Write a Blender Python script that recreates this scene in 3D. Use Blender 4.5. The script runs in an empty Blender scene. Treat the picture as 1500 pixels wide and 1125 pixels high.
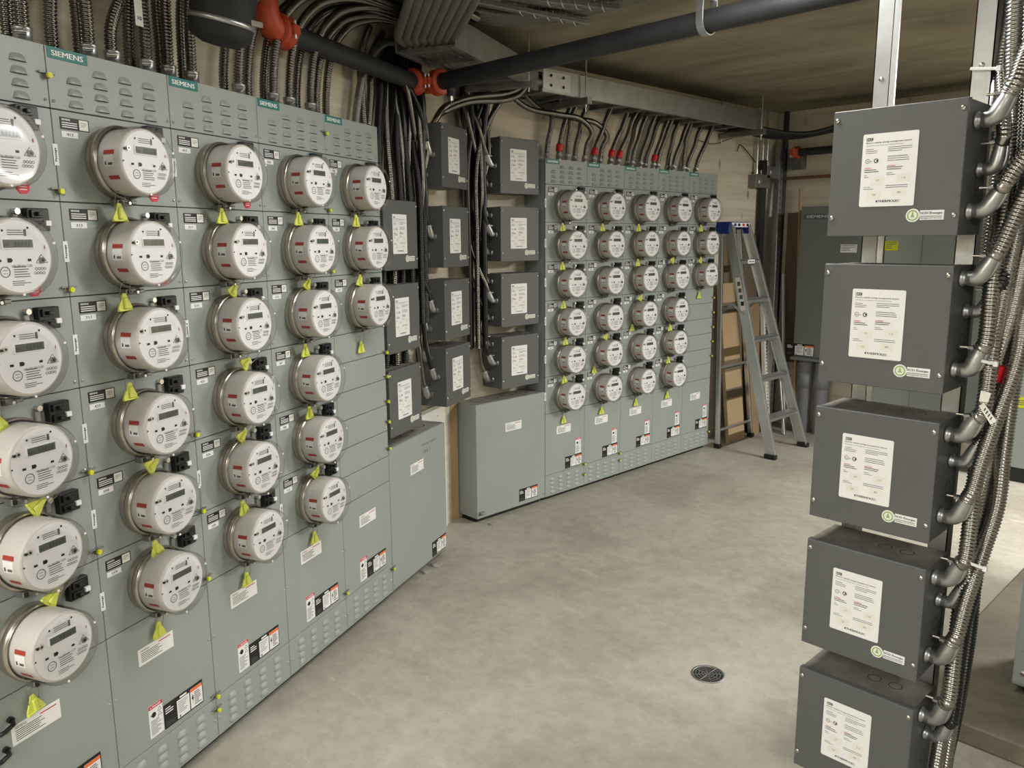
import bpy, bmesh, math, random
import numpy as np
from mathutils import Vector, Matrix
random.seed(7)
SC = bpy.context.scene
COL = SC.collection
# ---------------------------------------------------------------- camera
F_PX = 1167.6
YAW, PIT, ROL = math.radians(-45.845), math.radians(-10.292), math.radians(-0.363)
H = 1.6
fw = Vector((math.sin(YAW)*math.cos(PIT), math.cos(YAW)*math.cos(PIT), math.sin(PIT)))
rr = fw.cross(Vector((0, 0, 1))).normalized()
uu = rr.cross(fw)
R_ = rr*math.cos(ROL) + uu*math.sin(ROL)
U_ = -rr*math.sin(ROL) + uu*math.cos(ROL)
cam_d = bpy.data.cameras.new('camera'); cam = bpy.data.objects.new('camera', cam_d); COL.objects.link(cam)
m3 = Matrix((R_, U_, -fw)).transposed()
cam.matrix_world = Matrix.Translation((0, 0, H)) @ m3.to_4x4()
cam_d.sensor_fit = 'HORIZONTAL'; cam_d.sensor_width = 36; cam_d.lens = F_PX/1500*36
cam_d.clip_start = 0.02
SC.camera = cam
SC.view_settings.view_transform = 'Standard'; SC.view_settings.look = 'None'
SC.view_settings.gamma = 1; SC.view_settings.use_curve_mapping = False
SC.view_settings.exposure = 0.35
# ---------------------------------------------------------------- world and lights
w = bpy.data.worlds.new('world'); SC.world = w; w.use_nodes = True
w.node_tree.nodes['Background'].inputs[0].default_value = (0.9, 0.95, 1, 1)
w.node_tree.nodes['Background'].inputs[1].default_value = 0.05
LAMPS = [  # x, y, z, length, width, watts, rotation z
    (1.30, -0.9, 2.50, 1.2, 0.16, 85, 0),
    (-1.25, 1.95, 2.50, 1.2, 0.16, 24, -0.43),
    (0.55, 5.5, 2.50, 1.2, 0.16, 208, 0),
    (-0.9, -2.0, 2.50, 1.2, 0.16, 90, 0),
]
CEIL = 2.62
# ---------------------------------------------------------------- pixel helpers (points on real planes)
LA = math.radians(-24.9185)
DL = Vector((math.sin(LA), math.cos(LA), 0)); NL = Vector((math.cos(LA), -math.sin(LA), 0)); CL = -1.7259
CF = -3.2518
CAMP = Vector((0, 0, H))
def ray(x, y):
    return (R_*(x-750) + U_*(562.5-y) + fw*F_PX).normalized()
def on(x, y, p, n):
    d = ray(x, y); p = Vector(p); n = Vector(n)
    return CAMP + d*((p-CAMP).dot(n)/d.dot(n))
def PL(x, y, o=0): return on(x, y, NL*(CL+o), NL)
def PF(x, y, o=0): return on(x, y, (CF+o, 0, 0), (1, 0, 0))
def PY(x, y, Y): return on(x, y, (0, Y, 0), (0, 1, 0))
def PZ(x, y, z): return on(x, y, (0, 0, z), (0, 0, 1))
def Lw(u, z, o=0): return DL*u + NL*(CL+o) + Vector((0, 0, z))
FRAME_L = (NL*CL, math.radians(90) - LA)
FRAME_F = (Vector((CF, 0, 0)), math.radians(90))
FRAME_R = (Vector((0, 2.0, 0)), 0.0)
FRAME_B = (Vector((0, 6.2, 0)), 0.0)
def fpt(fr, x, y=0, z=0):
    o, a = fr
    return Vector((o.x + x*math.cos(a) - y*math.sin(a), o.y + x*math.sin(a) + y*math.cos(a), z))
# ---------------------------------------------------------------- materials
MATS = {}
def srgb(c):
    return tuple(((v/255)/12.92 if v/255 <= .04045 else ((v/255+.055)/1.055)**2.4) for v in c) + (1,)
def mat(name, c, rough=.5, metal=0, noise=0, nscale=8, bump=0, bscale=60, lin=False, spec=None, stretch=None):
    if name in MATS: return MATS[name]
    m = bpy.data.materials.new(name); m.use_nodes = True; MATS[name] = m
    nt = m.node_tree; b = nt.nodes['Principled BSDF']
    col = srgb(c)
    b.inputs['Base Color'].default_value = col
    b.inputs['Roughness'].default_value = rough; b.inputs['Metallic'].default_value = metal
    if spec is not None: b.inputs['Specular IOR Level'].default_value = spec
    if noise or bump:
        tc = nt.nodes.new('ShaderNodeTexCoord'); mp = nt.nodes.new('ShaderNodeMapping')
        nt.links.new(tc.outputs['Object'], mp.inputs[0])
        if stretch: mp.inputs['Scale'].default_value = stretch
    if noise:
        n = nt.nodes.new('ShaderNodeTexNoise'); n.inputs['Scale'].default_value = nscale; n.inputs['Detail'].default_value = 5
        nt.links.new(mp.outputs[0], n.inputs['Vector'])
        rp = nt.nodes.new('ShaderNodeValToRGB')
        rp.color_ramp.elements[0].position = .3; rp.color_ramp.elements[1].position = .7
        rp.color_ramp.elements[0].color = tuple(v*(1-noise) for v in col[:3]) + (1,)
        rp.color_ramp.elements[1].color = tuple(min(1, v*(1+noise)) for v in col[:3]) + (1,)
        nt.links.new(n.outputs[0], rp.inputs[0]); nt.links.new(rp.outputs[0], b.inputs['Base Color'])
    if bump:
        n2 = nt.nodes.new('ShaderNodeTexNoise'); n2.inputs['Scale'].default_value = bscale
        nt.links.new(mp.outputs[0], n2.inputs['Vector'])
        bp = nt.nodes.new('ShaderNodeBump'); bp.inputs['Strength'].default_value = bump; bp.inputs['Distance'].default_value = .01
        nt.links.new(n2.outputs[0], bp.inputs['Height']); nt.links.new(bp.outputs[0], b.inputs['Normal'])
    return m
PAINT = mat('cabinet_paint', (150, 157, 152), .42, 0, .04, 3, .03, 180)
BOXP = mat('dark_box_paint', (88, 90, 88), .5, 0, .04, 4, .04, 200)
DUST = mat('dusty_paint', (140, 136, 126), .75, 0, .25, 9)
DUSTY = mat('dusty_box_top', (122, 117, 108), .8, 0, .3, 14)
STEEL = mat('galvanized_steel', (175, 177, 176), .38, .9, .12, 14)
STEELD = mat('dull_steel', (140, 140, 136), .5, .85, .15, 20)
ALU = mat('aluminium', (205, 206, 204), .35, .9, .06, 10)
FLEX = mat('flex_steel', (128, 124, 118), .26, 1.0, .1, 30)
FLEXR = mat('flex_steel_bright', (168, 165, 160), .26, 1.0, .1, 30)
FLEXB = mat('flex_black', (24, 24, 24), .3, 0)
ZINC = mat('zinc_screw', (215, 212, 205), .3, 1)
BLACKP = mat('black_pipe', (40, 41, 43), .6, 0, .3, 12)
RUBBER = mat('black_rubber', (22, 22, 22), .7)
ORANGE = mat('orange_coupling', (188, 74, 42), .45)
REDT = mat('red_tape', (200, 30, 38), .4)
BLK = mat('black_plastic', (22, 22, 23), .4)
GAP = mat('shadow_gap', (45, 48, 47), .7)
WHITE = mat('label_white', (236, 236, 234), .45)
CREAM = mat('label_cream', (232, 230, 220), .5)
INK = mat('ink_black', (18, 18, 18), .5)
INKG = mat('ink_grey', (96, 96, 98), .5)
REDI = mat('ink_red', (205, 40, 55), .5)
REDD = mat('sticker_red', (168, 62, 50), .5)
ORI = mat('ink_orange', (235, 120, 60), .5)
TEAL = mat('brand_teal', (30, 118, 112), .5)
GREEN = mat('logo_green', (150, 180, 90), .5)
YEL = mat('tag_yellow', (216, 222, 100), .45)
YELS = mat('yellow_sticker', (214, 220, 40), .5)
CREAMY = 0
BEIGE = mat('meter_beige', (200, 196, 190), .5)
FACE = mat('meter_face', (234, 233, 235), .45)
LCD = mat('lcd_grey', (92, 98, 90), .25)
LCDI = mat('lcd_ink', (40, 44, 40), .4)
RING = mat('meter_ring', (176, 168, 156), .3, .9)
BLUE = mat('ladder_blue', (24, 52, 140), .4)
PVC = mat('pvc_grey', (128, 130, 132), .5)
CARD = mat('cardboard', (152, 128, 96), .8, 0, .08, 3)
WOODM = mat('wood_strip', (176, 148, 108), .7, 0, .12, 6)
CONC = mat('concrete_wall', (150, 145, 134), .85, 0, .12, 2, .2, 30)
WHITEB = mat('white_board', (226, 225, 218), .6, 0, .04, 5)
CABLE = mat('cable_black', (30, 30, 31), .45)
WIRE = mat('thin_wire', (150, 140, 120), .4, .6)
MARK = mat('marker_ink', (70, 74, 74), .6)
COPPER = mat('brown_pipe', (130, 98, 72), .45, .5)
# clear cover: thin clear plastic, mirror-like at grazing angles
m = bpy.data.materials.new('clear_cover'); m.use_nodes = True; nt = m.node_tree; nt.nodes.clear()
o_ = nt.nodes.new('ShaderNodeOutputMaterial'); mx = nt.nodes.new('ShaderNodeMixShader'); tr = nt.nodes.new('ShaderNodeBsdfTransparent')
gl = nt.nodes.new('ShaderNodeBsdfGlossy'); fr = nt.nodes.new('ShaderNodeLayerWeight')
fr.inputs['Blend'].default_value = .2; gl.inputs['Roughness'].default_value = .08
tr.inputs[0].default_value = (.965, .965, .96, 1)
ml = nt.nodes.new('ShaderNodeMath'); ml.operation = 'MULTIPLY'; ml.inputs[1].default_value = .5
nt.links.new(fr.outputs['Fresnel'], ml.inputs[0]); nt.links.new(ml.outputs[0], mx.inputs[0]); nt.links.new(tr.outputs[0], mx.inputs[1]); nt.links.new(gl.outputs[0], mx.inputs[2])
nt.links.new(mx.outputs[0], o_.inputs[0]); CLEAR = m
def tex_mat(name, build, rough=.8):
    m = bpy.data.materials.new(name); m.use_nodes = True; nt = m.node_tree; b = nt.nodes['Principled BSDF']
    b.inputs['Roughness'].default_value = rough
    build(nt, b); return m
def ramp(nt, src, stops):
    r = nt.nodes.new('ShaderNodeValToRGB'); e = r.color_ramp.elements
    while len(e) < len(stops): e.new(.5)
    for i, (p, c) in enumerate(stops):
        e[i].position = p; e[i].color = srgb(c) if len(c) == 3 else c
    nt.links.new(src, r.inputs[0]); return r
def nz(nt, vec, scale, detail=6, rough=.6, dist=0):
    n = nt.nodes.new('ShaderNodeTexNoise'); n.inputs['Scale'].default_value = scale; n.inputs['Detail'].default_value = detail
    n.inputs['Roughness'].default_value = rough; n.inputs['Distortion'].default_value = dist
    nt.links.new(vec, n.inputs['Vector']); return n
def mixc(nt, fac, a, b, mode='MIX'):
    x = nt.nodes.new('ShaderNodeMix'); x.data_type = 'RGBA'; x.blend_type = mode
    if isinstance(fac, float): x.inputs[0].default_value = fac
    else: nt.links.new(fac, x.inputs[0])
    for s, v in ((6, a), (7, b)):
        if isinstance(v, tuple): x.inputs[s].default_value = v
        else: nt.links.new(v, x.inputs[s])
    return x.outputs[2]
def mapping(nt, scale=(1, 1, 1), rot=(0, 0, 0)):
    tc = nt.nodes.new('ShaderNodeTexCoord'); mp = nt.nodes.new('ShaderNodeMapping')
    mp.inputs['Scale'].default_value = scale; mp.inputs['Rotation'].default_value = rot
    nt.links.new(tc.outputs['Object'], mp.inputs[0]); return mp.outputs[0]
def b_floor(nt, b):
    v = mapping(nt)
    a = ramp(nt, nz(nt, v, 1.3, 8, .6, .4).outputs[0], [(.3, (150, 144, 130)), (.5, (170, 165, 152)), (.72, (184, 180, 168))])
    f = ramp(nt, nz(nt, v, 14, 8, .7).outputs[0], [(.3, (205, 203, 200)), (.65, (255, 255, 255))])
    c = mixc(nt, .6, a.outputs[0], f.outputs[0], 'MULTIPLY')
    v2 = mapping(nt, (1, 6, 1), (0, 0, .5))
    s = ramp(nt, nz(nt, v2, 2.2, 10, .75, 1.5).outputs[0], [(.60, (0, 0, 0)), (.68, (255, 255, 255))])
    c = mixc(nt, s.outputs[0], c, mixc(nt, .35, c, srgb((205, 196, 178))))
    v3 = mapping(nt, (1.5, 1, 1), (0, 0, -.6))
    s3 = ramp(nt, nz(nt, v3, 5, 10, .8, 2).outputs[0], [(.66, (0, 0, 0)), (.72, (255, 255, 255))])
    c = mixc(nt, s3.outputs[0], c, mixc(nt, .22, c, srgb((95, 85, 68))))
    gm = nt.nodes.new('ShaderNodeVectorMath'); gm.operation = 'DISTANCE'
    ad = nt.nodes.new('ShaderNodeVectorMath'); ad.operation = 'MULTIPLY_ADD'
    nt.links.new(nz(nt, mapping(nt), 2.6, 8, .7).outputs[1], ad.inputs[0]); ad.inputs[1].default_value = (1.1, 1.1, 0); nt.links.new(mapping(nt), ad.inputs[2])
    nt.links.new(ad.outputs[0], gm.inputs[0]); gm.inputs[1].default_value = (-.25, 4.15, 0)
    dm = ramp(nt, gm.outputs['Value'], [(.45, (255, 255, 255)), (.95, (0, 0, 0))])  # dirt patch right of the boxes, painted darker to offset strong lamp light
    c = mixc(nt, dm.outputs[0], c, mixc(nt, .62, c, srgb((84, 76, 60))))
    sp = ramp(nt, nz(nt, mapping(nt, (1, 1.6, 1)), 38, 10, .8, 1.2).outputs[0], [(.34, (0, 0, 0)), (.40, (255, 255, 255))])
    c = mixc(nt, sp.outputs[0], mixc(nt, .35, c, srgb((112, 104, 88))), c)
    nt.links.new(c, b.inputs['Base Color'])
    bp = nt.nodes.new('ShaderNodeBump'); bp.inputs['Strength'].default_value = .12; bp.inputs['Distance'].default_value = .02
    nt.links.new(nz(nt, v, 25).outputs[0], bp.inputs['Height']); nt.links.new(bp.outputs[0], b.inputs['Normal'])
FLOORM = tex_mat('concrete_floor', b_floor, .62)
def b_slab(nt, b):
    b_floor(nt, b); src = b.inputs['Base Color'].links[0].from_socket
    d = ramp(nt, nz(nt, mapping(nt, (1, 1, 1)), 1.6, 8, .65, .8).outputs[0], [(.35, (150, 145, 132)), (.6, (196, 192, 180))])  # dirty mottling, with extra darkness painted in against the over-bright lamp light
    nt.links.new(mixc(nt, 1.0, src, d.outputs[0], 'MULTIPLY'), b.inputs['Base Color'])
SLABM = tex_mat('darkened_dirty_slab', b_slab, .7)
def b_ceil(nt, b):
    v = mapping(nt, (1, 2.5, 1), (0, 0, .1))
    a = ramp(nt, nz(nt, v, 1.1, 9, .62, .8).outputs[0], [(.3, (106, 98, 81)), (.5, (132, 124, 105)), (.7, (152, 145, 124))])
    s = ramp(nt, nz(nt, mapping(nt, (1, 5, 1)), 4, 10, .8, 1).outputs[0], [(.62, (0, 0, 0)), (.7, (255, 255, 255))])
    c = mixc(nt, s.outputs[0], a.outputs[0], srgb((88, 76, 58)))
    wv = nt.nodes.new('ShaderNodeTexBrick'); wv.inputs['Scale'].default_value = 1
    wv.inputs['Brick Width'].default_value = 2.4; wv.inputs['Row Height'].default_value = 1.2; wv.inputs['Mortar Size'].default_value = .006
    wv.inputs['Color1'].default_value = (0, 0, 0, 1); wv.inputs['Color2'].default_value = (0, 0, 0, 1); wv.inputs['Mortar'].default_value = (1, 1, 1, 1)
    nt.links.new(mapping(nt), wv.inputs['Vector'])
    c = mixc(nt, wv.outputs[0], c, mixc(nt, .3, c, srgb((70, 62, 50))))
    nt.links.new(c, b.inputs['Base Color'])
CEILM = tex_mat('concrete_ceiling', b_ceil, .9)
def b_ply(nt, b):   # pale plywood: long grain along the sheet and a few dark knots
    v = mapping(nt, (.5, .5, 9))
    a = ramp(nt, nz(nt, v, 3, 8, .6, .6).outputs[0], [(.3, (196, 185, 163)), (.55, (213, 204, 183)), (.75, (222, 214, 196))])
    vo = nt.nodes.new('ShaderNodeTexVoronoi'); vo.inputs['Scale'].default_value = 1
    nt.links.new(mapping(nt, (5, 5, 2.2)), vo.inputs['Vector'])
    k = ramp(nt, vo.outputs['Distance'], [(.05, (255, 255, 255)), (.13, (0, 0, 0))])
    g = ramp(nt, nz(nt, mapping(nt), 2.3).outputs[0], [(.44, (0, 0, 0)), (.5, (255, 255, 255))])
    kk = mixc(nt, 1.0, k.outputs[0], g.outputs[0], 'MULTIPLY')
    c = mixc(nt, kk, a.outputs[0], srgb((120, 98, 72)))
    nt.links.new(c, b.inputs['Base Color'])
PLY = tex_mat('plywood', b_ply, .75)
# ---------------------------------------------------------------- mesh builder
def chamfer_box(x0, x1, y0, y1, z0, z1, c):
    lo = (x0, y0, z0); hi = (x1, y1, z1); V = []; key = {}
    for sx in (0, 1):
        for sy in (0, 1):
            for sz in (0, 1):
                s = (sx, sy, sz)
                for a in range(3):
                    p = []
                    for i in range(3):
                        b = hi[i] if s[i] else lo[i]
                        if i != a: b += (-c if s[i] else c)
                        p.append(b)
                    key[(s, a)] = len(V); V.append(tuple(p))
    Fs = []
    for a in range(3):
        b, d = [i for i in range(3) if i != a]
        for s in (0, 1):
            q = []
            for (i, j) in ((0, 0), (1, 0), (1, 1), (0, 1)):
                t = [0, 0, 0]; t[a] = s; t[b] = i; t[d] = j; q.append(key[(tuple(t), a)])
            Fs.append(q)
        for i in (0, 1):
            for j in (0, 1):
                t0 = [0, 0, 0]; t1 = [0, 0, 0]; t0[a] = 0; t1[a] = 1
                t0[b] = t1[b] = i; t0[d] = t1[d] = j; t0 = tuple(t0); t1 = tuple(t1)
                Fs.append([key[(t0, b)], key[(t1, b)], key[(t1, d)], key[(t0, d)]])
    for sx in (0, 1):
        for sy in (0, 1):
            for sz in (0, 1):
                Fs.append([key[((sx, sy, sz), a)] for a in range(3)])
    return V, Fs
TXT = {}
def text_geo(s, bold=0.0):
    k = (s, bold)
    if k not in TXT:
        cu = bpy.data.curves.new('t', 'FONT'); cu.body = s; cu.size = 1; cu.resolution_u = 2; cu.fill_mode = 'FRONT'; cu.offset = 0
        ob = bpy.data.objects.new('t', cu); COL.objects.link(ob)
        dg = bpy.context.evaluated_depsgraph_get(); oe = ob.evaluated_get(dg); me = oe.to_mesh()
        V = [(v.co.x, v.co.y) for v in me.vertices]; Fs = [list(p.vertices) for p in me.polygons]
        oe.to_mesh_clear(); bpy.data.objects.remove(ob); bpy.data.curves.remove(cu)
        xs = [p[0] for p in V]; ys = [p[1] for p in V]
        x0, x1, y0, y1 = min(xs), max(xs), min(ys), max(ys)
        V = [((x-x0)/(x1-x0), (y-y0)/(y1-y0)) for x, y in V]
        TXT[k] = (V, Fs, (x1-x0)/(y1-y0))
    return TXT[k]
class MB:
    def __init__(s): s.v = []; s.f = []; s.m = []; s.s = []; s.mats = []
    def mi(s, m):
        if m not in s.mats: s.mats.append(m)
        return s.mats.index(m)
    def add(s, V, Fs, m, smooth=False, fix=False):
        n = len(s.v); i = s.mi(m)
        if fix:
            c = Vector((0, 0, 0))
            for p in V: c += Vector(p)
            c /= len(V)
        for f in Fs:
            if fix:
                p = [Vector(V[k]) for k in f[:3]]; nn = (p[1]-p[0]).cross(p[2]-p[0])
                if nn.dot(sum((Vector(V[k]) for k in f), Vector())/len(f)-c) < 0: f = f[::-1]
            s.f.append([k+n for k in f]); s.m.append(i); s.s.append(smooth)
        s.v.extend([tuple(p) for p in V]); return s
    def box(s, x0, x1, y0, y1, z0, z1, m, c=0.0):
        if x0 > x1: x0, x1 = x1, x0
        if y0 > y1: y0, y1 = y1, y0
        if z0 > z1: z0, z1 = z1, z0
        if c > 0: V, Fs = chamfer_box(x0, x1, y0, y1, z0, z1, min(c, .45*min(x1-x0, y1-y0, z1-z0)))
        else:
            V = [(x, y, z) for x in (x0, x1) for y in (y0, y1) for z in (z0, z1)]
            Fs = [[0, 1, 3, 2], [4, 6, 7, 5], [0, 4, 5, 1], [2, 3, 7, 6], [0, 2, 6, 4], [1, 5, 7, 3]]
        return s.add(V, Fs, m, fix=True)
    def bar(s, p, q, a, b, m, up=(0, 0, 1), c=0.0):     # box from p to q, a across, b along up
        p = Vector(p); q = Vector(q); d = q-p; L = d.length; d.normalize(); up = Vector(up)
        x = d.cross(up).normalized(); u = x.cross(d)
        V, Fs = chamfer_box(0, L, -a/2, a/2, -b/2, b/2, max(c, .0004))
        V = [p + d*t[0] + x*t[1] + u*t[2] for t in V]
        return s.add(V, Fs, m, fix=True)
    def poly(s, pts, y0, y1, m):                        # outline in x,z extruded in y (y0 is the front)
        n = len(pts); V = [(x, y0, z) for x, z in pts] + [(x, y1, z) for x, z in pts]
        Fs = [list(range(n)), list(range(2*n-1, n-1, -1))] + [[i, n+i, n+(i+1) % n, (i+1) % n] for i in range(n)]
        return s.add(V, Fs, m, fix=True)
    def lathe(s, prof, o=(0, 0, 0), ax=(0, -1, 0), n=32, m=None, smooth=True, cap0=False, cap1=False):
        ax = Vector(ax).normalized(); t = Vector((0, 0, 1)) if abs(ax.z) < .9 else Vector((1, 0, 0))
        e1 = ax.cross(t).normalized(); e2 = ax.cross(e1); o = Vector(o); V = []
        for r, h in prof:
            for k in range(n):
                a = 2*math.pi*k/n; V.append(o + ax*h + e1*(r*math.cos(a)) + e2*(r*math.sin(a)))
        Fs = []
        for i in range(len(prof)-1):
            for k in range(n):
                k2 = (k+1) % n; Fs.append([i*n+k, i*n+k2, (i+1)*n+k2, (i+1)*n+k])
        s.add(V, Fs, m, smooth)
        if cap0: s.add([V[k] for k in range(n)], [list(range(n-1, -1, -1))], m)
        if cap1: s.add([V[(len(prof)-1)*n+k] for k in range(n)], [list(range(n))], m)
        return s
    def cyl(s, p, q, r, m, n=12, r2=None):
        p = Vector(p); q = Vector(q); L = (q-p).length
        return s.lathe([(r, 0), (r2 if r2 else r, L)], p, q-p, n, m, True, True, True)
    def tube(s, pts, r, m, n=10, rad=None, caps=True):
        P = np.array([tuple(p) for p in pts], float); T = np.gradient(P, axis=0); T /= np.linalg.norm(T, axis=1)[:, None]
        up = np.array([0, 0, 1.]) if abs(T[0][2]) < .9 else np.array([1., 0, 0])
        x = np.cross(T[0], up); x /= np.linalg.norm(x); X = [x]
        for i in range(1, len(P)):
            x = x - T[i]*(x@T[i]); x /= np.linalg.norm(x); X.append(x)
        X = np.array(X); Y = np.cross(T, X); rad = np.full(len(P), r) if rad is None else np.array(rad)
        a = np.linspace(0, 2*math.pi, n, endpoint=False)
        V = P[:, None, :] + rad[:, None, None]*(np.cos(a)[None, :, None]*X[:, None, :] + np.sin(a)[None, :, None]*Y[:, None, :])
        V = V.reshape(-1, 3).tolist(); N = len(P)
        Fs = [[i*n+k, i*n+(k+1) % n, (i+1)*n+(k+1) % n, (i+1)*n+k] for i in range(N-1) for k in range(n)]
        if caps: Fs += [list(range(n-1, -1, -1)), [(N-1)*n+k for k in range(n)]]
        return s.add(V, Fs, m, True)
    def disc(s, x, z, r, y, m, n=20, sx=1):
        return s.add([(x+sx*r*math.cos(2*math.pi*k/n), y, z+r*math.sin(2*math.pi*k/n)) for k in range(n)], [list(range(n))], m, )
    def ringd(s, x, z, r0, r1, y, m, n=24):
        V = [(x+r*math.cos(2*math.pi*k/n), y, z+r*math.sin(2*math.pi*k/n)) for r in (r0, r1) for k in range(n)]
        return s.add(V, [[k, (k+1) % n, n+(k+1) % n, n+k] for k in range(n)], m)
    def rect(s, x0, x1, z0, z1, y, m):
        return s.add([(x0, y, z0), (x1, y, z0), (x1, y, z1), (x0, y, z1)], [[0, 1, 2, 3]], m)
    def text(s, t, x, z, w_, h, y, m, bold=0.0, turn=False):
        V, Fs, asp = text_geo(t, bold)
        if w_ is None: w_ = h*asp
        if turn: P = [(x - q*h, y, z + p*w_) for p, q in V]
        else: P = [(x + p*w_, y, z + q*h) for p, q in V]
        s.add(P, Fs, m)
        if bold > 0:      # heavier strokes: the same letters again, a hair to the side
            for q in (1, -1): s.add([(a + q*.045*h, b-.00008*(1.5+q*.5), c) for a, b, c in P], Fs, m)
        return s
    def lines(s, x0, x1, z0, z1, n, y, m, fill=.4, seed=0):   # rows of fine print
        r = random.Random(seed); dz = (z1-z0)/n
        for i in range(n):
            zt = z1 - i*dz; e = x0 + (x1-x0)*r.uniform(.55, 1)
            s.rect(x0, e, zt-dz*fill, zt, y, m)
        return s
    def build(s, name, parent=None, fr=None):
        me = bpy.data.meshes.new(name); me.from_pydata(s.v, [], s.f)
        for m in s.mats: me.materials.append(m)
        me.polygons.foreach_set('material_index', s.m); me.polygons.foreach_set('use_smooth', s.s)
        me.update()
        o = bpy.data.objects.new(name, me); COL.objects.link(o)
        if parent: o.parent = parent
        if fr: o.location = fr[0]; o.rotation_euler.z = fr[1]
        return o
def tag(o, label, cat, group=None):
    o['label'] = label; o['category'] = cat
    if group: o['group'] = group
    return o
def empty(name, loc, rz=0):
    o = bpy.data.objects.new(name, None); COL.objects.link(o); o.location = loc; o.rotation_euler.z = rz; o.empty_display_size = .05
    return o
def struct(o): o['kind'] = 'structure'; return o
def dup(o, parent=None):
    c = o.copy(); COL.objects.link(c)
    if parent: c.parent = parent
    for ch in [k for k in bpy.data.objects if k.parent == o]: dup(ch, c)
    return c
def children_map():
    d = {}
    for k in bpy.data.objects:
        if k.parent: d.setdefault(k.parent.name, []).append(k)
    return d
def dup_fast(o, cm, parent=None):
    c = o.copy(); COL.objects.link(c)
    if parent: c.parent = parent
    for ch in cm.get(o.name, []): dup_fast(ch, cm, c)
    return c
NTH = ['first', 'second', 'third', 'fourth', 'fifth', 'sixth', 'seventh', 'eighth', 'ninth', 'tenth', 'eleventh', 'twelfth', 'thirteenth', 'fourteenth', 'fifteenth', 'sixteenth', 'seventeenth', 'eighteenth', 'nineteenth', 'twentieth', 'twenty-first', 'twenty-second', 'twenty-third', 'twenty-fourth']
ORD = ['top', 'second', 'third', 'fourth', 'fifth', 'bottom']
COLN = ['first', 'second', 'third', 'fourth', 'fifth']
# ---------------------------------------------------------------- room shell
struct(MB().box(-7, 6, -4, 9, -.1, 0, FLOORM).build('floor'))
struct(MB().box(-7, 6, -4, 9, CEIL, CEIL+.15, CEILM).build('ceiling'))
XW = -3.42; CW = -1.90            # wall planes
yc = (CW - NL.x*XW)/NL.y
uc = Vector((XW, yc, 0)).dot(DL)
BY = 6.45
# left wall runs along DL; its front face is the plywood
struct(MB().box(-3.2, uc+.02, -CL*0-(CW-CL), -(CW-CL)+.12, 0, CEIL, PLY).build('wall_left', fr=FRAME_L))
struct(MB().box(yc-.05, BY+.1, -(XW-CF), -(XW-CF)+.12, 0, CEIL, PLY).build('wall_far_left', fr=FRAME_F))
struct(MB().box(XW-.1, 6, BY, BY+.12, 0, CEIL, PLY).build('wall_back'))
struct(MB().box(3.6, 3.72, -4, 9, 0, CEIL, CONC).build('wall_right'))
struct(MB().box(-7, 6, -3.2, -3.08, 0, CEIL, CONC).build('wall_behind'))
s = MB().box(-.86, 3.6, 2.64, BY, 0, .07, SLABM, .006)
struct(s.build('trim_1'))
# ---------------------------------------------------------------- lamps (ceiling fixtures out of frame)
for i, (x, y, z, L, W, P, rz) in enumerate(LAMPS):
    root = empty('strip_light', (x, y, 0), rz)
    tag(root, 'ceiling strip light hanging ' + ['above and right of the camera', 'over the aisle between the near bank and the camera', 'beyond the grey box column on the right', 'behind the camera near the left wall'][i], 'lamp')
    MB().box(-.07, .07, -L/2-.03, L/2+.03, z+.015, CEIL-.002, mat('lamp_white', (230, 230, 228), .5), .004).build('lamp_housing', root)
    ld = bpy.data.lights.new('tube', 'AREA'); ld.shape = 'RECTANGLE'; ld.size = W; ld.size_y = L; ld.energy = P; ld.color = (1, .985, .96)
    lo = bpy.data.objects.new('tube', ld); COL.objects.link(lo); lo.parent = root; lo.location = (0, 0, z)
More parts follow.
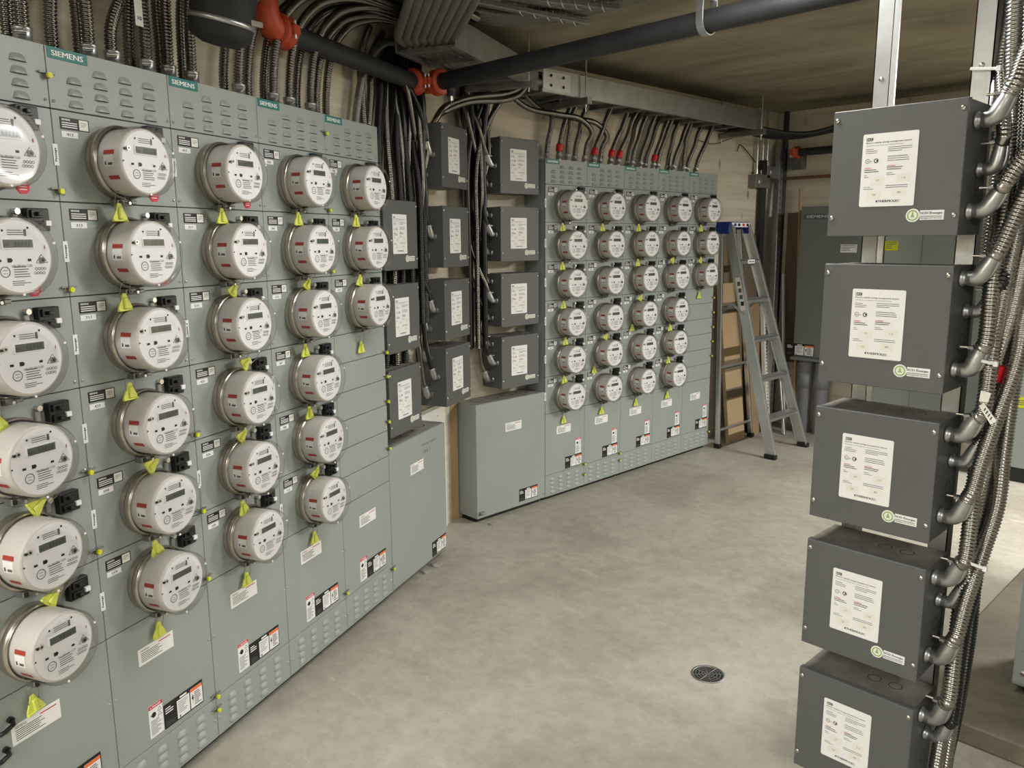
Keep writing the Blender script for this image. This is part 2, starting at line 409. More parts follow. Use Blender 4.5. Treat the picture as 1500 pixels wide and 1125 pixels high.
# ---------------------------------------------------------------- prototype: meter
def make_meter():
    root = empty('electric_meter', (0, 0, 0))
    a = MB()
    a.lathe([(.0905, 0), (.0905, .008), (.089, .012), (.089, .016), (.0925, .018), (.0938, .022), (.0938, .029), (.0925, .033), (.0905, .035), (.0885, .036), (.088, .037)], m=RING, n=40)
    a.build('socket_ring', root)
    b = MB()
    b.box(-.030, .016, -.033, -.006, -.108, -.092, STEELD, .002)
    b.box(-.026, -.018, -.037, -.033, -.105, -.095, BLK)
    b.box(.004, .02, -.045, -.02, -.104, -.094, STEELD, .002)
    b.cyl((-.006, -.048, -.101), (-.006, -.006, -.101), .004, ZINC, 8)
    b.build('ring_latch', root)
    d = MB()
    d.lathe([(.083, .030), (.083, .101), (.0815, .105), (.0790, .1070), (.0765, .1075)], m=BEIGE, n=40)
    for (z0, z1, mm, h0, h1) in ((.014, .0245, REDD, .054, .088), (-.016, .012, WHITE, .054, .086), (-.046, -.037, REDD, .056, .090)):
        V = []; Fs = []; n = 5
        for i in range(n+1):
            z = z0 + (z1-z0)*i/n; x = -math.sqrt(.0836**2 - z*z)
            # turn the patch a little towards the viewer side by following the drum
            V += [(x, -h0, z), (x, -h1, z)]
        for i in range(n): Fs.append([2*i, 2*i+1, 2*i+3, 2*i+2])
        d.add(V, Fs, mm)
    x = -.0839
    d.add([(x, -.058, -.012), (x, -.062, -.012), (x, -.062, -.003), (x, -.058, -.003)], [[0, 1, 2, 3]], INK)
    d.add([(x, -.068, -.012), (x, -.082, -.012), (x, -.082, -.006), (x, -.068, -.006)], [[0, 1, 2, 3]], INKG)
    d.build('meter_drum', root)
    r = .0765; y0 = -.1078; y1 = y0-.0006; y2 = y0-.0009
    e = MB(); e.disc(0, 0, r, y0, FACE, 40)
    # print on the lower half
    e.ringd(-.46*r, -.42*r, .13*r, .155*r, y1, INKG); e.rect(-.53*r, -.39*r, -.47*r, -.455*r, y1, INKG); e.rect(-.53*r, -.39*r, -.385*r, -.37*r, y1, INKG)
    e.lines(-.2*r, .38*r, -.62*r, -.28*r, 5, y1, INKG, .35, 3)
    e.text('kWh 240V 60Hz CL200', -.24*r, -.3*r, .62*r, .07*r, y1, INKG)
    e.lines(-.28*r, .3*r, -.84*r, -.68*r, 3, y1, INK, .3, 8)
    for k in range(4): e.ringd((.5+.09*k)*r, -.36*r, .03*r, .045*r, y1, INKG, 8)
    for k in range(4): e.ringd((.46+.09*k)*r, -.48*r, .03*r, .045*r, y1, INKG, 8)
    # top print
    e.lines(-.28*r, .26*r, .56*r, .74*r, 3, y1, INKG, .35, 5); e.rect(.22*r, .3*r, .57*r, .76*r, y1, INKG)
    e.disc(-.42*r, .72*r, .035*r, y1, INK, 8); e.disc(.36*r, .80*r, .035*r, y1, INK, 8); e.disc(-.97*r, -.03*r, .03*r, y1, INK, 8)
    e.rect(.82*r, .85*r, .2*r, .3*r, y1, REDD)
    # optical ports and windows
    e.rect(-.66*r, -.54*r, -.14*r, -.07*r, y1, INK)
    e.add([(-.36*r, y1, -.16*r), (-.24*r, y1, -.16*r), (-.2*r, y1, -.1*r), (-.24*r, y1, -.04*r), (-.36*r, y1, -.04*r)], [[0, 1, 2, 3, 4]], INK)
    e.rect(.26*r, .37*r, -.14*r, -.07*r, y1, INK)
    V = [(.5*r, y1, -.2*r), (.9*r, y1, -.2*r), (.7*r, y1, .06*r)]; e.add(V, [[0, 1, 2]], INKG)
    V = [(.53*r, y2, -.185*r), (.87*r, y2, -.185*r), (.7*r, y2, .035*r)]; e.add(V, [[0, 1, 2]], FACE)
    fp = e.build('face_plate', root)
    g = MB(); g.box(-.5*r, .5*r, y0-.002, y0, .205*r, .51*r, WHITE, .0008); g.rect(-.455*r, .455*r, .245*r, .47*r, y0-.0023, LCD)
    g.text('8.8.8.8.8', -.12*r, .28*r, .5*r, .15*r, y0-.0026, LCDI)
    g.text('kWh', -.42*r, .3*r, .16*r, .06*r, y0-.0026, LCDI)
    g.build('display', fp)
    k = MB(); k.cyl((-.77*r, y0, .38*r), (-.77*r, y0-.006, .38*r), .07*r, ZINC, 14); k.cyl((-.88*r, y0, .36*r), (-.88*r, y0-.004, .36*r), .04*r, BLK, 8)
    k.disc(-.77*r, .38*r, .035*r, y0-.0065, BLK, 8); k.build('reset_button', fp)
    k = MB(); k.cyl((.7*r, y0, -.12*r), (.7*r, y0-.004, -.12*r), .09*r, mat('port_grey', (120, 118, 116), .4), 14); k.disc(.7*r, -.12*r, .045*r, y0-.0045, BLK, 10); k.build('optical_port', fp)
    c = MB()
    c.lathe([(.0885, .032), (.0880, .100), (.0876, .116), (.0860, .1205), (.083, .1230), (.079, .1235), (.0755, .1225), (.073, .1222), (.04, .1222), (.0004, .1222)], m=CLEAR, n=40)
    for aa in (.35, 4.6): c.cyl((.0815*math.cos(aa), -.1225, .0815*math.sin(aa)), (.0815*math.cos(aa), -.1245, .0815*math.sin(aa)), .003, WHITE, 6)
    c.build('clear_cover', root)
    return root
METER = make_meter()
def make_seal_tag():
    root = empty('seal_tag', (0, 0, 0))
    a = MB()
    # flared flag of moulded plastic
    pts = [(-.005, .022), (.005, .022), (.008, .012), (.021, -.012), (.023, -.020), (-.023, -.020), (-.021, -.012), (-.008, .012)]
    a.poly(pts, -.0045, 0, YEL); a.box(-.006, .006, -.011, -.004, -.018, .012, YEL, .002); a.box(-.024, .024, -.008, .001, -.024, -.019, YEL, .0015)
    a.build('tag_body', root)
    w_ = MB()
    w_.tube([(-.012, -.002, -.004), (-.015, -.004, .02), (-.013, -.008, .045), (-.006, -.012, .052), (.008, -.012, .052), (.016, -.008, .043), (.017, -.004, .02), (.012, -.002, -.002)], .0009, WIRE, 6)
    w_.build('seal_wire', root)
    return root
TAGP = make_seal_tag()
# ---------------------------------------------------------------- column panels: louvers, labels, breakers
def louver(mb, x, z, w_=.044, h=.017, d=.007, m=PAINT, y=-.0035):
    n = 8; k = 4; V = []; Fs = []
    for i in range(n+1):
        s_ = -1 + 2*i/n; prof = max(0, 1-abs(s_)**3.5)
        for j in range(k+1):
            t = j/k                              # 0 top edge, 1 bottom lip
            zz = z + h*(1-t)*(prof**.5); yy = y - d*prof**.6*math.sin(t*math.pi/2)
            V.append((x + s_*w_/2, yy, zz))
    for i in range(n):
        for j in range(k): Fs.append([i*(k+1)+j, (i+1)*(k+1)+j, (i+1)*(k+1)+j+1, i*(k+1)+j+1][::-1])
    mb.add(V, Fs, m, True)
    V2 = []; 
    for i in range(n+1):
        s_ = -1 + 2*i/n; prof = max(0, 1-abs(s_)**3.5)
        V2 += [(x + s_*w_/2, y-.0002, z-.0006), (x + s_*w_/2, y - d*prof**.6, z)]
    mb.add(V2, [[2*i, 2*i+2, 2*i+3, 2*i+1][::-1] for i in range(n)], GAP)
def screw(mb, x, z, y=-.003, r=.0045, m=ZINC):
    mb.lathe([(r, 0), (r, .002), (r*.7, .0035), (.0003, .004)], (x, y, z), (0, -1, 0), 10, m)
    mb.rect(x-r*.6, x+r*.6, z-.0006, z+.0006, y-.0043, BLK)
def make_breaker():
    a = MB(); a.box(-.028, .028, -.024, -.003, -.026, .026, BLK, .002)
    for dz in (-.013, .013):
        a.box(-.022, .010, -.030, -.024, dz-.009, dz+.009, BLK, .001); a.box(-.012, -.002, -.040, -.030, dz-.005, dz+.005, BLK, .0015)
    a.rect(-.02, -.002, .018, .0186, -.0305, INKG)
    return a
def make_labels():
    r = {}
    a = MB(); a.box(-.041, .041, -.0042, -.003, -.014, .014, INK)     # name plate
    a.text('SIEMENS', -.037, .0065, .024, .0045, -.0044, WHITE, .02)
    for z in (.0005, -.0045, -.0095): a.rect(-.037, .006, z, z+.0022, -.0044, WHITE)
    a.rect(.012, .038, -.012, .012, -.0044, CREAM); a.lines(.016, .034, -.006, .006, 3, -.0046, INKG, .3, 2)
    r['plate'] = a
    a = MB(); a.box(-.065, .065, -.0042, -.003, -.025, .025, WHITE)
    a.text('SIEMENS', -.056, .014, .03, .006, -.0044, INK)
    a.lines(-.056, .05, -.02, .010, 6, -.0044, INK, .35, 4); a.rect(.01, .055, .015, .018, -.0044, REDI)
    r['rating'] = a
    a = MB(); a.box(-.0255, .0255, -.0042, -.003, -.05, .05, WHITE); a.rect(-.0255, .0255, .038, .05, -.0044, REDI)
    a.text('DANGER', -.012, .041, .032, .006, -.0046, WHITE, .02); a.add([(-.021, -.0046, .041), (-.015, -.0046, .041), (-.018, -.0046, .0465)], [[0, 1, 2]], WHITE)
    a.disc(-.008, .018, .0085, -.0044, INK, 10); a.rect(-.02, -.012, .017, .02, -.0044, INK)
    for z in (.027, .012):
        a.add([(.006, -.0044, z-.006), (.022, -.0044, z-.006), (.014, -.0044, z+.007)], [[0, 1, 2]], INKG)
        a.add([(.0085, -.0046, z-.0045), (.0195, -.0046, z-.0045), (.014, -.0046, z+.0045)], [[0, 1, 2]], WHITE)
    a.lines(-.021, .021, -.045, .002, 11, -.0044, INKG, .4, 9)
    r['danger'] = a
    a = MB(); a.box(-.079, .079, -.0042, -.003, -.038, .038, INK)
    a.lines(-.074, -.040, .004, .026, 3, -.0044, WHITE, .45, 1); a.lines(-.074, -.036, -.034, -.018, 3, -.0044, INKG, .3, 1)
    a.box(-.029, .022, -.0045, -.0042, -.034, .024, WHITE, .0001); a.lines(-.024, .018, -.022, .018, 7, -.0048, INK, .25, 6); a.rect(-.022, -.016, -.032, -.025, -.0048, INKG)
    a.rect(-.016, .012, .027, .033, -.0044, WHITE)
    a.box(.026, .076, -.0045, -.0042, -.034, .03, WHITE, .0001); a.rect(.026, .076, .02, .03, -.0048, ORI); a.lines(.042, .073, -.030, .015, 8, -.0048, INKG, .5, 3)
    a.add([(.030, -.0048, -.002), (.036, -.0048, .012), (.038, -.0048, .004), (.036, -.0048, .001), (.039, -.0048, .001), (.034, -.0048, -.022), (.035, -.0048, -.006)], [[0, 1, 2, 3], [0, 3, 4, 5, 6]], INK)
    r['warning'] = a
    return r
LBL = make_labels(); BRK = make_breaker()
ME = {}
def inst(key, mb, name, parent, loc):        # share the mesh data of repeated small parts
    if key not in ME:
        o = mb.build(name); ME[key] = o.data
    else:
        o = bpy.data.objects.new(name, ME[key]); COL.objects.link(o)
    o.parent = parent; o.location = loc
    return o
ZB = [1.912, 1.696, 1.467, 1.238, 1.010, .781, .552]
ZM = [1.799, 1.570, 1.346, 1.114, .888, .660]
def column(fr, bank, ci, x0, wd, rows, numbers, screwz):
    near = bank == 'L'
    bn = 'near left meter bank' if near else 'far meter bank'
    root = empty('meter_cabinet', fpt(fr, x0), fr[1])
    how = ['nearest the camera', 'second from the left', 'in the middle', 'fourth from the left', 'at the right end'][ci]
    tag(root, 'grey meter cabinet %s of the %s' % (how, bn), 'meter cabinet', 'meter cabinets of the ' + bn)
    dp = .168
    a = MB(); a.box(.0012, wd-.0012, .001, dp, .03 if not near else .02, 2.052, GAP); a.box(.0004, wd-.0004, .006, dp, .028, 2.055, PAINT)
    a.box(.01, wd-.01, .03, dp-.02, .0, .03, BLK)
    a.build('enclosure', root)
    # louvred head and foot covers
    t = MB(); t.box(.001, wd-.001, -.003, .004, ZB[0]+.0015, 2.055, PAINT, .001)
    lx = [.073, .151, .230, .308] if near else [.066, .142, .218, .296]
    for i, x in enumerate(lx):
        for j in range(4):
            if i == 0 and j == 0: continue
            louver(t, x, 2.013-.008-.0275*j - (0.0 if i else 0))
    t.build('louvred_cover', root)
    t = MB(); t.box(.001, wd-.001, -.003, .004, .028, .163, PAINT, .001)
    for x in lx:
        for j in range(4): louver(t, x, .126-.027*j, w_=.042)
    t.build('louvred_cover', root)
    # brand plate
    t = MB(); t.box(.006, .118, -.0045, -.003, 2.028, 2.0545, TEAL, .0005); t.text('SIEMENS', .0165, 2.0345, .088, .0125, -.0048, WHITE, .006); t.build('brand_plate', root)
    # meter panels
    for ri in range(rows):
        t = MB(); t.box(.001, wd-.001, -.003, .004, ZB[ri+1]+.0012, ZB[ri]-.0012, PAINT, .001)
        p = t.build('meter_panel', root)
        inst('plate', LBL['plate'], 'name_plate', p, (.063, 0, ZB[ri]-.0295))
        n = MB(); nx = .046
        n.box(nx-.023, nx+.023, -.0042, -.003, ZB[ri]-.0625, ZB[ri]-.048, WHITE); n.text(numbers[ri], nx-.009, ZB[ri]-.0588, .018, .007, -.0045, INKG, .02); n.build('number_label', p)
        top = ZB[ri]
        b = inst('breaker', BRK, 'circuit_breaker', root, (.302, 0, top-.044+.012*(ri == 0)))
        c = MB(); c.box(.012, .026, -.0312, -.0240, -.014, -.002, WHITE, .0004); c.build('breaker_tag', b)
        l = MB(); l.box(.247, .262, -.010, -.003, top-.060, top-.032, STEELD, .002); l.cyl((.2545, -.018, top-.026), (.2545, -.003, top-.026), .007, ZINC, 12); l.build('hasp', p)
        if (ri + ci) % 2 == 0 or ci < 2:
            s_ = MB(); s_.box(-.006, .0075, -.0046, -.003, ZB[ri+1]+.085, ZB[ri+1]+.135, WHITE); s_.text('Passage', .0035, ZB[ri+1]+.094, .032, .006, -.0050, INK, .01, turn=True); s_.build('strip_label', root)
    if rows == 3:
        for k in range(6):
            z1 = ZB[3] - .1143*k; t = MB(); t.box(.001, wd-.001, -.003, .004, z1-.1143+.0012, z1-.0012, PAINT, .001); t.build('blank_panel', root)
    t = MB(); t.box(.001, wd-.001, -.003, .004, .165, ZB[6]-.0012, PAINT, .001); t.build('lower_cover', root)
    if near:
        inst('rating', LBL['rating'], 'rating_label', root, (.162 if rows == 6 else .188, 0, .446))
        inst('danger', LBL['danger'], 'danger_label', root, (.139, 0, .236)); inst('warning', LBL['warning'], 'warning_label', root, (.247, -.0004, .221))
    else:
        inst('rating', LBL['rating'], 'rating_label', root, (.168, 0, .435))
        inst('danger', LBL['danger'], 'danger_label', root, (.306, 0, .304)); inst('warning', LBL['warning'], 'warning_label', root, (.262, -.0004, .212))
    sc = MB()
    for z in ZB[:6]+[.37, .09]:
        for dx in (-.012, .010): screw(sc, wd+dx if not (ci == 4 and dx > 0) else wd-.02, z+.018 if z > .5 else z, r=.0036)
    sc.build('cover_screws', root)
    for z in screwz:
        k = MB(); k.cyl((wd-.004, -.014, z), (wd-.004, -.003, z), .008, STEELD, 10); k.cyl((wd-.004, -.020, z), (wd-.004, -.014, z), .0065, YELS, 12)
        k.box(wd-.026, wd+.018, -.010, -.005, z+.004, z+.008, STEELD, .001); k.build('latch_screw', root)
    return root
LX0 = [1.0755+.3805*i for i in range(5)]
FX0 = [3.433+.366*i for i in range(5)]
LNUM = [['411', '311', '211', '111', '321', '221'], ['413', '313', '711', '423', '324', '219'], ['417', '317', '513', '425', '326', '220'], ['506', '306', '512', '427', '308', '214'], ['508', '318', '514']]
FNUM = [['601', '501', '401', '301', '201', '101'], ['602', '502', '402', '302', '202', '102'], ['603', '503', '403', '303', '203', '103'], ['604', '504', '404', '304', '204', '104'], ['605', '505', '405']]
cm = children_map()
def meters(fr, bank, ci, x0, rows, tags):
    bn = 'near left bank' if bank == 'L' else 'far bank'
    for ri in range(rows):
        m_ = dup_fast(METER, cm)
        m_.location = fpt(fr, x0 + (.173 if bank == 'L' else .166), -.003, ZM[ri] + (0 if bank == 'L' else -.006)); m_.rotation_euler.z = fr[1]
        tag(m_, 'round clear-covered electric meter, %s row of the %s column, %s' % (ORD[ri], COLN[ci], bn), 'meter', 'electric meters on the ' + bn)
    for k, (ri, dx, dz, rot) in enumerate(tags):
        t_ = dup_fast(TAGP, cm)
        zz = ZM[ri] + dz
        yy = -.040 if abs(dz) > .02 and abs(dx) < .2 and dz > .06 and dz < .115 else -.012
        t_.location = fpt(fr, x0 + (.173 if bank == 'L' else .166) + dx, yy, zz); t_.rotation_euler = (0, math.radians(rot), fr[1])
        if dz > 0: lab = 'yellow-green seal tag above the %s-row meter, %s column, %s' % (ORD[ri], COLN[ci], bn)
        else: lab = 'yellow-green seal tag hanging below the %s-row meter, %s column, %s' % (ORD[ri], COLN[ci], bn)
        tag(t_, lab, 'seal tag', 'yellow-green seal tags')
UP = (-.03, .098, 4)
LT = [
    [(1, -.05, .10, 8), (3, -.045, .095, -12), (4, .03, .105, 60), (5, .04, .098, 50), (5, -.02, -.155, -8)],
    [(1, -.035, .105, 0), (2, -.045, .10, 0), (3, -.055, .098, 0), (4, .0, .108, 60), (5, -.015, .100, -12), (5, -.005, -.155, 0)],
    [(1, -.035, .105, 0), (2, -.005, .108, 40), (3, .03, .106, 60), (4, -.01, .104, 50), (5, -.03, .100, -10), (5, -.005, -.16, 0)],
    [(1, -.035, .105, 0), (2, .0, .105, 35), (3, -.035, .105, 0), (4, -.03, .105, 0), (5, -.01, .102, 45), (5, .0, -.155, 0)],
    [(1, -.045, .105, 0), (2, -.035, .100, 12), (2, .0, -.17, 0)]]
FT = [
    [(1, -.06, .10, 0), (2, -.06, .098, 0), (3, -.05, .10, 0), (4, -.03, .105, 0), (5, -.04, .10, -10), (5, -.01, -.16, 0)],
    [(1, -.06, .10, 0), (4, -.01, .10, 30), (5, -.09, .12, 0), (5, -.01, -.16, 0)],
    [(1, -.06, .10, 0), (2, -.06, .10, 0), (3, -.02, .10, 30), (4, -.07, .13, 0), (5, -.01, -.16, 0)],
    [(2, -.03, .11, 40), (4, -.04, .10, 0), (5, -.05, .10, 0), (5, -.01, -.16, 0)],
    [(1, -.06, .10, 0), (2, -.05, .10, 20), (2, -.01, -.155, 0)]]
for i in range(5):
    column(FRAME_L, 'L', i, LX0[i], .3805, 3 if i == 4 else 6, LNUM[i], [[1.985, 1.72, 1.485, 1.02, .805], [1.03, .79, .572, .172, .125], [], [1.985, 1.71, 1.485, .19], [1.125, 1.02, .91, .82, .70, .14]][i])
    meters(FRAME_L, 'L', i, LX0[i], 3 if i == 4 else 6, LT[i])
    column(FRAME_F, 'F', i, FX0[i], .366, 3 if i == 4 else 6, FNUM[i], [[.17, .10], [.17, .12], [], [], [1.16, 1.05, .94, .83, .72, .13]][i])
    meters(FRAME_F, 'F', i, FX0[i], 3 if i == 4 else 6, FT[i])
o = [k for k in COL.objects if k.name == 'meter_cabinet'][0]
for x_, y_ in ((8, 1059), (2, 1103)):
    p = PL(x_, y_); h_ = MB(); u = p.dot(DL)-LX0[0]; h_.tube([(u-.04, -.024, p.z-.006), (u-.02, -.027, p.z-.004), (u+.002, -.024, p.z), (u+.008, -.012, p.z+.004)], .0055, BLK, 10); h_.cyl((u+.008, -.012, p.z+.004), (u+.008, -.003, p.z+.004), .008, BLK, 12); h_.build('black_handle', o)
# red seals on a few meters
for ci, ri, dx, dz, nm in ((0, 0, .062, -.078, 'top'), (0, 1, .062, -.075, 'second'), (1, 0, .058, -.080, 'top'), (2, 0, .05, -.085, 'top'), (1, 1, .066, -.068, 'second')):
    a = MB(); n = 8
    a.poly([(.017*math.cos(2*math.pi*k/n+.39), .017*math.sin(2*math.pi*k/n+.39)) for k in range(n)], -.0025, 0, REDI)
    for z in (-.006, 0, .006): a.rect(-.009, .009, z-.001, z+.001, -.0028, WHITE)
    o = a.build('red_seal', fr=(fpt(FRAME_L, LX0[ci]+.17+dx, -.070, ZM[ri]+dz), FRAME_L[1]))
    tag(o, 'red octagonal seal at the lower right of the %s-row meter, %s column, near left bank' % (nm, COLN[ci]), 'seal', 'red seals')
bpy.data.objects.remove  # prototypes are placed as the leftmost partly seen column below
# ---------------------------------------------------------------- the bare cabinets at the bend
def low_cabinet(fr, x0, x1, label, lab, warn, notes):
    root = empty('junction_cabinet', fpt(fr, x0), fr[1]); wd = x1-x0
    tag(root, label, 'cabinet')
    a = MB(); a.box(0, wd, .004, .168, .03, .692, PAINT, .0015)
    a.box(.002, wd-.002, .008, .166, .6915, .6930, DUST)
    for k in range(4):
        x = .09+.12*k; V = []
        a.add([(x+(.042 if i < 20 else .036)*math.cos(2*math.pi*i/20), .09+(.036 if i < 20 else .030)*math.sin(2*math.pi*i/20), .6936) for i in range(40)], [[i, (i+1) % 20, 20+(i+1) % 20, 20+i] for i in range(20)], GAP)
    a.box(.02, wd-.02, .03, .15, 0, .03, BLK)
    a.build('enclosure', root)
    t = MB(); t.box(.001, wd-.001, -.003, .004, .03, .692, PAINT, .001); t.build('front_cover', root)
    inst('rating', LBL['rating'], 'rating_label', root, (lab[0], 0, lab[1])); inst('warning', LBL['warning'], 'warning_label', root, (warn[0], 0, warn[1]))
    s_ = MB()
    for x in (.012, wd-.012):
        for z in (.06, .64): screw(s_, x, z, r=.005)
    screw(s_, wd/2, .67, r=.003)
    s_.build('cover_screws', root)
    if notes:
        n = MB(); n.text('* Bornier 3-phase', .30, .625, .17, .016, -.0034, MARK); n.text('Unit 1', .33, .59, .07, .018, -.0034, MARK); n.build('marker_note', root)
    else:
        n = MB(); n.box(.015, .045, -.016, -.003, .05, .07, STEELD, .002); n.cyl((.03, -.02, .06), (.03, -.003, .06), .006, ZINC, 10); n.build('latch_screw', root)
    return root
low_cabinet(FRAME_L, 2.980, 3.548, 'low bare grey cabinet right of the near left bank, marker note on it', (.26, .543), (.475, .075), True)
low_cabinet(FRAME_F, 2.872, 3.431, 'low bare grey cabinet standing left of the far meter bank', (.292, .528), (.415, .092), False)
# ---------------------------------------------------------------- EV control boxes
def make_control_box():
    root = empty('control_box', (0, 0, 0)); W = .302; D = .165; Hh = .300
    a = MB(); a.box(.002, W-.002, .004, D, .0015, Hh-.0015, BOXP, .001)
    for k in range(2):
        x = .17+.055*k
        a.add([(x+(.018 if i < 20 else .015)*math.cos(2*math.pi*i/20), .09+(.018 if i < 20 else .015)*math.sin(2*math.pi*i/20), Hh-.0012) for i in range(40)], [[i, (i+1) % 20, 20+(i+1) % 20, 20+i] for i in range(20)], GAP)
    for sx, x in ((-1, .0015), (1, W-.0015)):
        for zz in (.12,):
            V = [(x, .11+r*math.cos(2*math.pi*i/18), zz+r*math.sin(2*math.pi*i/18)) for r in (.018, .015) for i in range(18)]
            a.add(V, [[i, (i+1) % 18, 18+(i+1) % 18, 18+i] for i in range(18)], GAP)
    a.rect(0, 0, 0, 0, 0, BOXP) if False else None
    a.add([(.003, .022, Hh-.0013), (W-.003, .022, Hh-.0013), (W-.003, D-.001, Hh-.0013), (.003, D-.001, Hh-.0013)], [[0, 1, 2, 3]], DUSTY)
    a.build('box_body', root)
    t = MB(); t.box(0, W, 0, .004, 0, Hh, BOXP, .0015); t.box(0, W, .004, .020, Hh-.0015, Hh, BOXP); fc = t.build('front_cover', root)
    x0, x1, z0, z1 = .076, .203, .070, .240
    l = MB(); rad = .004; pts = []
    for (cx, cz, a0) in ((x1-rad, z1-rad, 0), (x0+rad, z1-rad, 90), (x0+rad, z0+rad, 180), (x1-rad, z0+rad, 270)):
        for k in range(5): aa = math.radians(a0+22.5*k); pts.append((cx+rad*math.cos(aa), cz+rad*math.sin(aa)))
    l.poly(pts, -.0012, 0, WHITE); y = -.0015
    l.box(x0+.008, x0+.0235, -.0016, -.0012, z1-.0165, z1-.009, INK); l.text('DCC', x0+.0092, z1-.0155, .0132, .0055, -.0018, WHITE, .03)
    l.text('Electric vehicle energy management system', x0+.008, z1-.0230, .104, .0038, y, INK, .02); l.text('Contrôleur de recharge pour véhicule électrique', x0+.008, z1-.0290, .086, .0030, y, INK)
    l.lines(x0+.008, x0+.038, z1-.048, z1-.035, 3, y, INKG, .3, 1); l.lines(x0+.06, x0+.115, z1-.046, z1-.033, 3, y, INKG, .3, 2)
    l.lines(x0+.06, x0+.115, z1-.068, z1-.054, 3, y, INKG, .3, 5)
    l.ringd(x0+.014, z1-.063, .0046, .0055, y, INK); l.text('UL', x0+.0112, z1-.065, .0055, .004, y, INK); l.text('us', x0+.0205, z1-.065, .004, .0025, y, INK)
    l.ringd(x0+.034, z1-.063, .0035, .0055, y, INK, 16); l.rect(x0+.034, x0+.039, z1-.0645, z1-.0615, y, INK)
    l.text('WARNING', x0+.008, z1-.081, .016, .0025, y, REDI, .01); l.text('AVERTISSEMENT', x0+.06, z1-.0775, .020, .0025, y, REDI, .01)
    l.lines(x0+.008, x0+.05, z1-.092, z1-.083, 2, y, INK, .35, 3); l.lines(x0+.06, x0+.115, z1-.088, z1-.079, 2, y, INK, .35, 4)
    l.lines(x0+.008, x0+.02, z1-.104, z1-.096, 2, y, INKG, .3, 1); l.lines(x0+.06, x0+.082, z1-.100, z1-.092, 2, y, INKG, .3, 1)
    l.lines(x0+.008, x0+.034, z1-.132, z1-.124, 2, y, INKG, .3, 1); l.lines(x0+.06, x0+.115, z1-.130, z1-.121, 2, y, INKG, .3, 6)
    for bx, bz, tx in ((x0+.024, z1-.118, '277'), (x0+.084, z1-.114, '1.5'), (x0+.018, z1-.151, '120'), (x0+.076, z1-.147, '80')):
        l.rect(bx, bx+.031, bz, bz+.0175, y, CREAM); l.text(tx, bx+.012, bz+.0065, .008, .0042, -.0018, INKG)
    l.rect(x0+.040, x0+.0435, z0+.010, z0+.0145, y, INK); l.text('THERMOLEC', x0+.0445, z0+.0095, .050, .0056, y, INK, .018)
    l.build('product_label', fc)
    g = MB(); cz = .047; gx = .201
    g.box(gx+.0178, gx+.070, -.0012, 0, cz-.011, cz+.011, WHITE, .0004); g.lathe([(.0155, 0), (.0155, .0012)], (gx+.002, 0, cz), (0, -1, 0), 24, WHITE, False, False, True)
    g.ringd(gx+.002, cz, .0095, .0125, -.0016, GREEN, 24); g.poly([(gx+.002-.0045, cz-.004), (gx+.002+.0045, cz-.004), (gx+.002, cz+.010)], -.0018, -.0013, GREEN)
    g.text('SCD Énergie', gx+.0192, cz+.0012, .047, .0072, -.0016, INK, .012); g.rect(gx+.0192, gx+.066, cz-.0035, cz-.0020, -.0016, INKG); g.text('Management Services', gx+.0192, cz-.0085, .047, .0034, -.0016, INK, .01)
    g.build('logo_sticker', fc)
    for x in (.010, W-.010):
        for z in (.045, Hh-.022):
            s_ = MB(); s_.lathe([(.0055, 0), (.006, .0015), (.0055, .0035), (.003, .005), (.0003, .0052)], (x, 0, z), (0, -1, 0), 12, ZINC); s_.rect(x-.003, x+.003, z-.0007, z+.0007, -.0055, BLK)
            s_.build('cover_screw', fc)
    return root
CBOX = make_control_box()
cm = children_map()
PLACES = []
RZ = [1.902, 1.534, 1.165, .798, .421]
for i, z in enumerate(RZ): PLACES.append((FRAME_R, -.914, z-.300, 'dark grey control box, %s of the five-box column in the right foreground' % ['topmost', 'second from top', 'middle one', 'fourth from top', 'lowest'][i], 'control boxes on the right foreground frame'))
for i, z in enumerate([1.776, 1.413, 1.040]): PLACES.append((FRAME_L, 3.008, z-.306, 'dark grey control box %s in the stack touching the near left bank' % ['on top', 'in the middle', 'at the bottom'][i], 'control boxes beside the near left bank'))
for i, z in enumerate([2.160, 1.770, 1.407, 1.068]): PLACES.append((FRAME_L, 3.585, z-.307, 'dark grey control box, %s of the four left of the wall corner' % ['first from top', 'second from top', 'third from top', 'lowest'][i], 'control boxes left of the wall corner'))
for i, z in enumerate([2.158, 1.787, 1.420, 1.064]): PLACES.append((FRAME_F, 3.078, z-.309, 'dark grey control box, %s of the four left of the far bank' % ['first from top', 'second from top', 'third from top', 'lowest'][i], 'control boxes left of the far bank'))
for i, (fr_, x, z, lab, grp) in enumerate(PLACES):
    o = CBOX if i == 0 else dup_fast(CBOX, cm)
    o.location = fpt(fr_, x, 0, z); o.rotation_euler.z = fr_[1]
    tag(o, lab, 'control box', grp)
# the two prototypes of meter and tag move into the scene's unseen-safe spots: use them as real ones
def take(proto, like_label):
    for o in list(COL.objects):
        if o.get('label') == like_label:
            proto.location = o.location; proto.rotation_euler = o.rotation_euler
            tag(proto, o['label'], o['category'], o.get('group'))
            for k in list(o.children_recursive): bpy.data.objects.remove(k)
            bpy.data.objects.remove(o); return
take(METER, 'round clear-covered electric meter, bottom row of the first column, near left bank')
take(TAGP, 'yellow-green seal tag hanging below the bottom-row meter, first column, near left bank')
